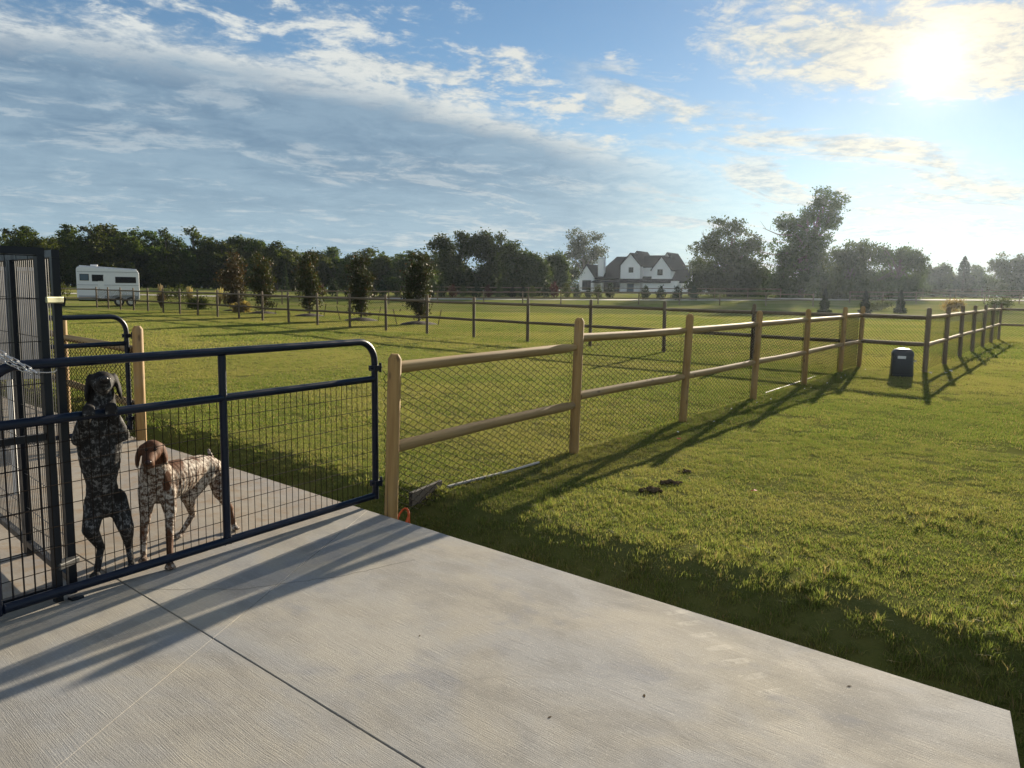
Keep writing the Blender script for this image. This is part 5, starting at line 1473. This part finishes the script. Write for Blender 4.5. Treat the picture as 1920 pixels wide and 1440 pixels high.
# ------------------------------------------------------------------ grass: tufts of real blades over the lawn
def tuft_mesh(seed, n, R, h0, h1, w, lean=0.55):
    rng = np.random.default_rng(seed)
    a = rng.uniform(0, 2 * PI, n); r = R * np.sqrt(rng.random(n))
    base = np.stack([r * np.cos(a), r * np.sin(a), np.full(n, -0.008)], -1)
    h = rng.uniform(h0, h1, n); az = rng.uniform(0, 2 * PI, n); ln = rng.uniform(.1, 1.0, n) * lean
    d = np.stack([np.cos(az), np.sin(az), np.zeros(n)], -1)
    face = az + rng.uniform(-1, 1, n) + PI / 2
    s = np.stack([np.cos(face), np.sin(face), np.zeros(n)], -1) * (w * rng.uniform(.7, 1.2, n))[:, None]
    up = np.array([0, 0, 1.0])
    p1 = base + up * (h * .55)[:, None] + d * (h * ln * .30)[:, None]
    p2 = base + up * (h * (1 - .25 * ln))[:, None] + d * (h * ln * 1.0)[:, None]
    co = np.stack([base - s, base + s, p1 + s * .8, p1 - s * .8, p2 + s * .12, p2 - s * .12], 1).reshape(-1, 3)
    k = np.arange(n)[:, None] * 6
    q = np.concatenate([k + np.array([[0, 1, 2, 3]]), k + np.array([[3, 2, 4, 5]])], 0)
    return raw_mesh('grass_tuft', co, q, M['blade'])

def scatter(name, label, pts, scales, tufts):
    me = bpy.data.meshes.new(name); me.vertices.add(len(pts)); me.vertices.foreach_set('co', np.asarray(pts, dtype=np.float32).ravel())
    at = me.attributes.new('sc', 'FLOAT_VECTOR', 'POINT'); at.data.foreach_set('vector', np.asarray(scales, dtype=np.float32).ravel())
    me.materials.append(M['blade'])
    o = link(name, me); tag(o, label, 'grass', kind='stuff')
    src = bpy.data.collections.new(name + '_tufts')
    for t in tufts: src.objects.link(bpy.data.objects.new('grass_tuft', t))
    ng = bpy.data.node_groups.new(name, 'GeometryNodeTree')
    ng.interface.new_socket('Geometry', in_out='INPUT', socket_type='NodeSocketGeometry'); ng.interface.new_socket('Geometry', in_out='OUTPUT', socket_type='NodeSocketGeometry')
    N, Lk = ng.nodes, ng.links
    gi, go = N.new('NodeGroupInput'), N.new('NodeGroupOutput')
    ci = N.new('GeometryNodeCollectionInfo'); ci.inputs[0].default_value = src; ci.inputs['Separate Children'].default_value = True; ci.inputs['Reset Children'].default_value = True
    ip = N.new('GeometryNodeInstanceOnPoints'); ip.inputs['Pick Instance'].default_value = True
    rv = N.new('FunctionNodeRandomValue'); rv.data_type = 'FLOAT_VECTOR'; rv.inputs[0].default_value = (-.06, -.06, 0); rv.inputs[1].default_value = (.06, .06, 2 * PI)
    na = N.new('GeometryNodeInputNamedAttribute'); na.data_type = 'FLOAT_VECTOR'; na.inputs[0].default_value = 'sc'
    Lk.new(gi.outputs[0], ip.inputs['Points']); Lk.new(ci.outputs[0], ip.inputs['Instance'])
    Lk.new(rv.outputs[0], ip.inputs['Rotation']); Lk.new(na.outputs[0], ip.inputs['Scale']); Lk.new(ip.outputs[0], go.inputs[0])
    o.modifiers.new('grass', 'NODES').node_group = ng
    return o

def build_grass():
    rng = np.random.default_rng(17)
    def ring(r0, r1, dens, half=47):
        A = math.radians(half) * (r1 * r1 - r0 * r0); n = int(A * dens)
        th = np.radians(rng.uniform(-half, half, n)); r = np.sqrt(rng.uniform(r0 * r0, r1 * r1, n))
        x, y = r * np.sin(th), r * np.cos(th); s = slab_dist(x, y); k = s > 0.015
        return x[k], y[k], s[k]
    near = [tuft_mesh(300 + i, 80, 0.085, .014, .034, .0018, .9) for i in range(5)]
    mid = [tuft_mesh(310 + i, 85, 0.15, .018, .038, .0031, .9) for i in range(4)]
    far = [tuft_mesh(320 + i, 95, 0.34, .024, .046, .0064, .9) for i in range(4)]
    for nm, lab, (r0, r1, dn), tf in (('grass_near', 'short mown grass blades beside the patio', (2.2, 9.5, 165), near), ('grass', 'short mown grass of the yard and the open lawn', (9.5, 22, 62), mid), ('grass_far', 'mown grass of the far field', (22, 58, 12), far)):
        x, y, s = ring(r0, r1, dn)
        thin = lumps(x * .55 + 9, y * .55) + .6 * lumps(x * 1.9, y * 1.9 + 4)
        hgt = np.clip(0.95 + 0.16 * lumps(x * .8 + 2, y * .8) + .18 * lumps(x * 2.6, y * 2.6), .55, 1.5)
        hgt *= 1 + 0.55 * np.clip(1 - s / 0.9, 0, 1) * (.5 + .5 * np.clip(lumps(x * 1.3, y * 1.3) + .6, 0, 1.4))
        keep = rng.random(len(x)) < np.clip(1.02 - .33 * np.clip(-thin - .15, 0, 2), .55, 1)
        x, y, hgt = x[keep], y[keep], hgt[keep]
        w = rng.uniform(.85, 1.15, len(x))
        scatter(nm, lab, np.stack([x, y, ground_z(x, y)], -1), np.stack([w, w, hgt * rng.uniform(.8, 1.2, len(x))], -1), tf)
    # coarser unmown tufts by the slab, along the fence foot and in a few patches
    tall = [tuft_mesh(330 + i, 26, 0.040, .05, .115, .0027, 1.1) for i in range(5)]
    P = []
    for cx, cy, rad, n in ((3.2, 5.6, .32, 26), (2.40, 3.62, .26, 46), (1.75, 4.05, .28, 26), (2.05, 3.42, .2, 26), (2.0, 4.6, .35, 22), (0.35, 5.9, .4, 24), (2.85, 4.2, .3, 18), (1.1, 5.2, .4, 16), (1.55, 4.9, .35, 14)):
        for _ in range(n): P.append((cx + rng.normal() * rad * .8, cy + rng.normal() * rad * .8, rng.uniform(.4, .95)))
    for _ in range(170):
        t = rng.uniform(-4, 4.5); s = abs(rng.normal()) * .30 + .03
        P.append((SLAB_P[0] + SLAB_D[0] * t + SLAB_N[0] * s, SLAB_P[1] + SLAB_D[1] * t + SLAB_N[1] * s, rng.uniform(.4, .85)))
    for _ in range(260):
        d = rng.uniform(0.1, 14.5); e = rng.normal() * .12 + .06
        P.append((-0.87 + .5906 * d + .807 * e, 5.57 + .807 * d - .59 * e, rng.uniform(.4, .8)))
    P = np.array(P); P = P[slab_dist(P[:, 0], P[:, 1]) > .02]
    scatter('grass_tufts', 'longer unmown grass along the patio edge and the fence foot', np.stack([P[:, 0], P[:, 1], ground_z(P[:, 0], P[:, 1])], -1), np.stack([P[:, 2]] * 3, -1), tall)
build_grass()
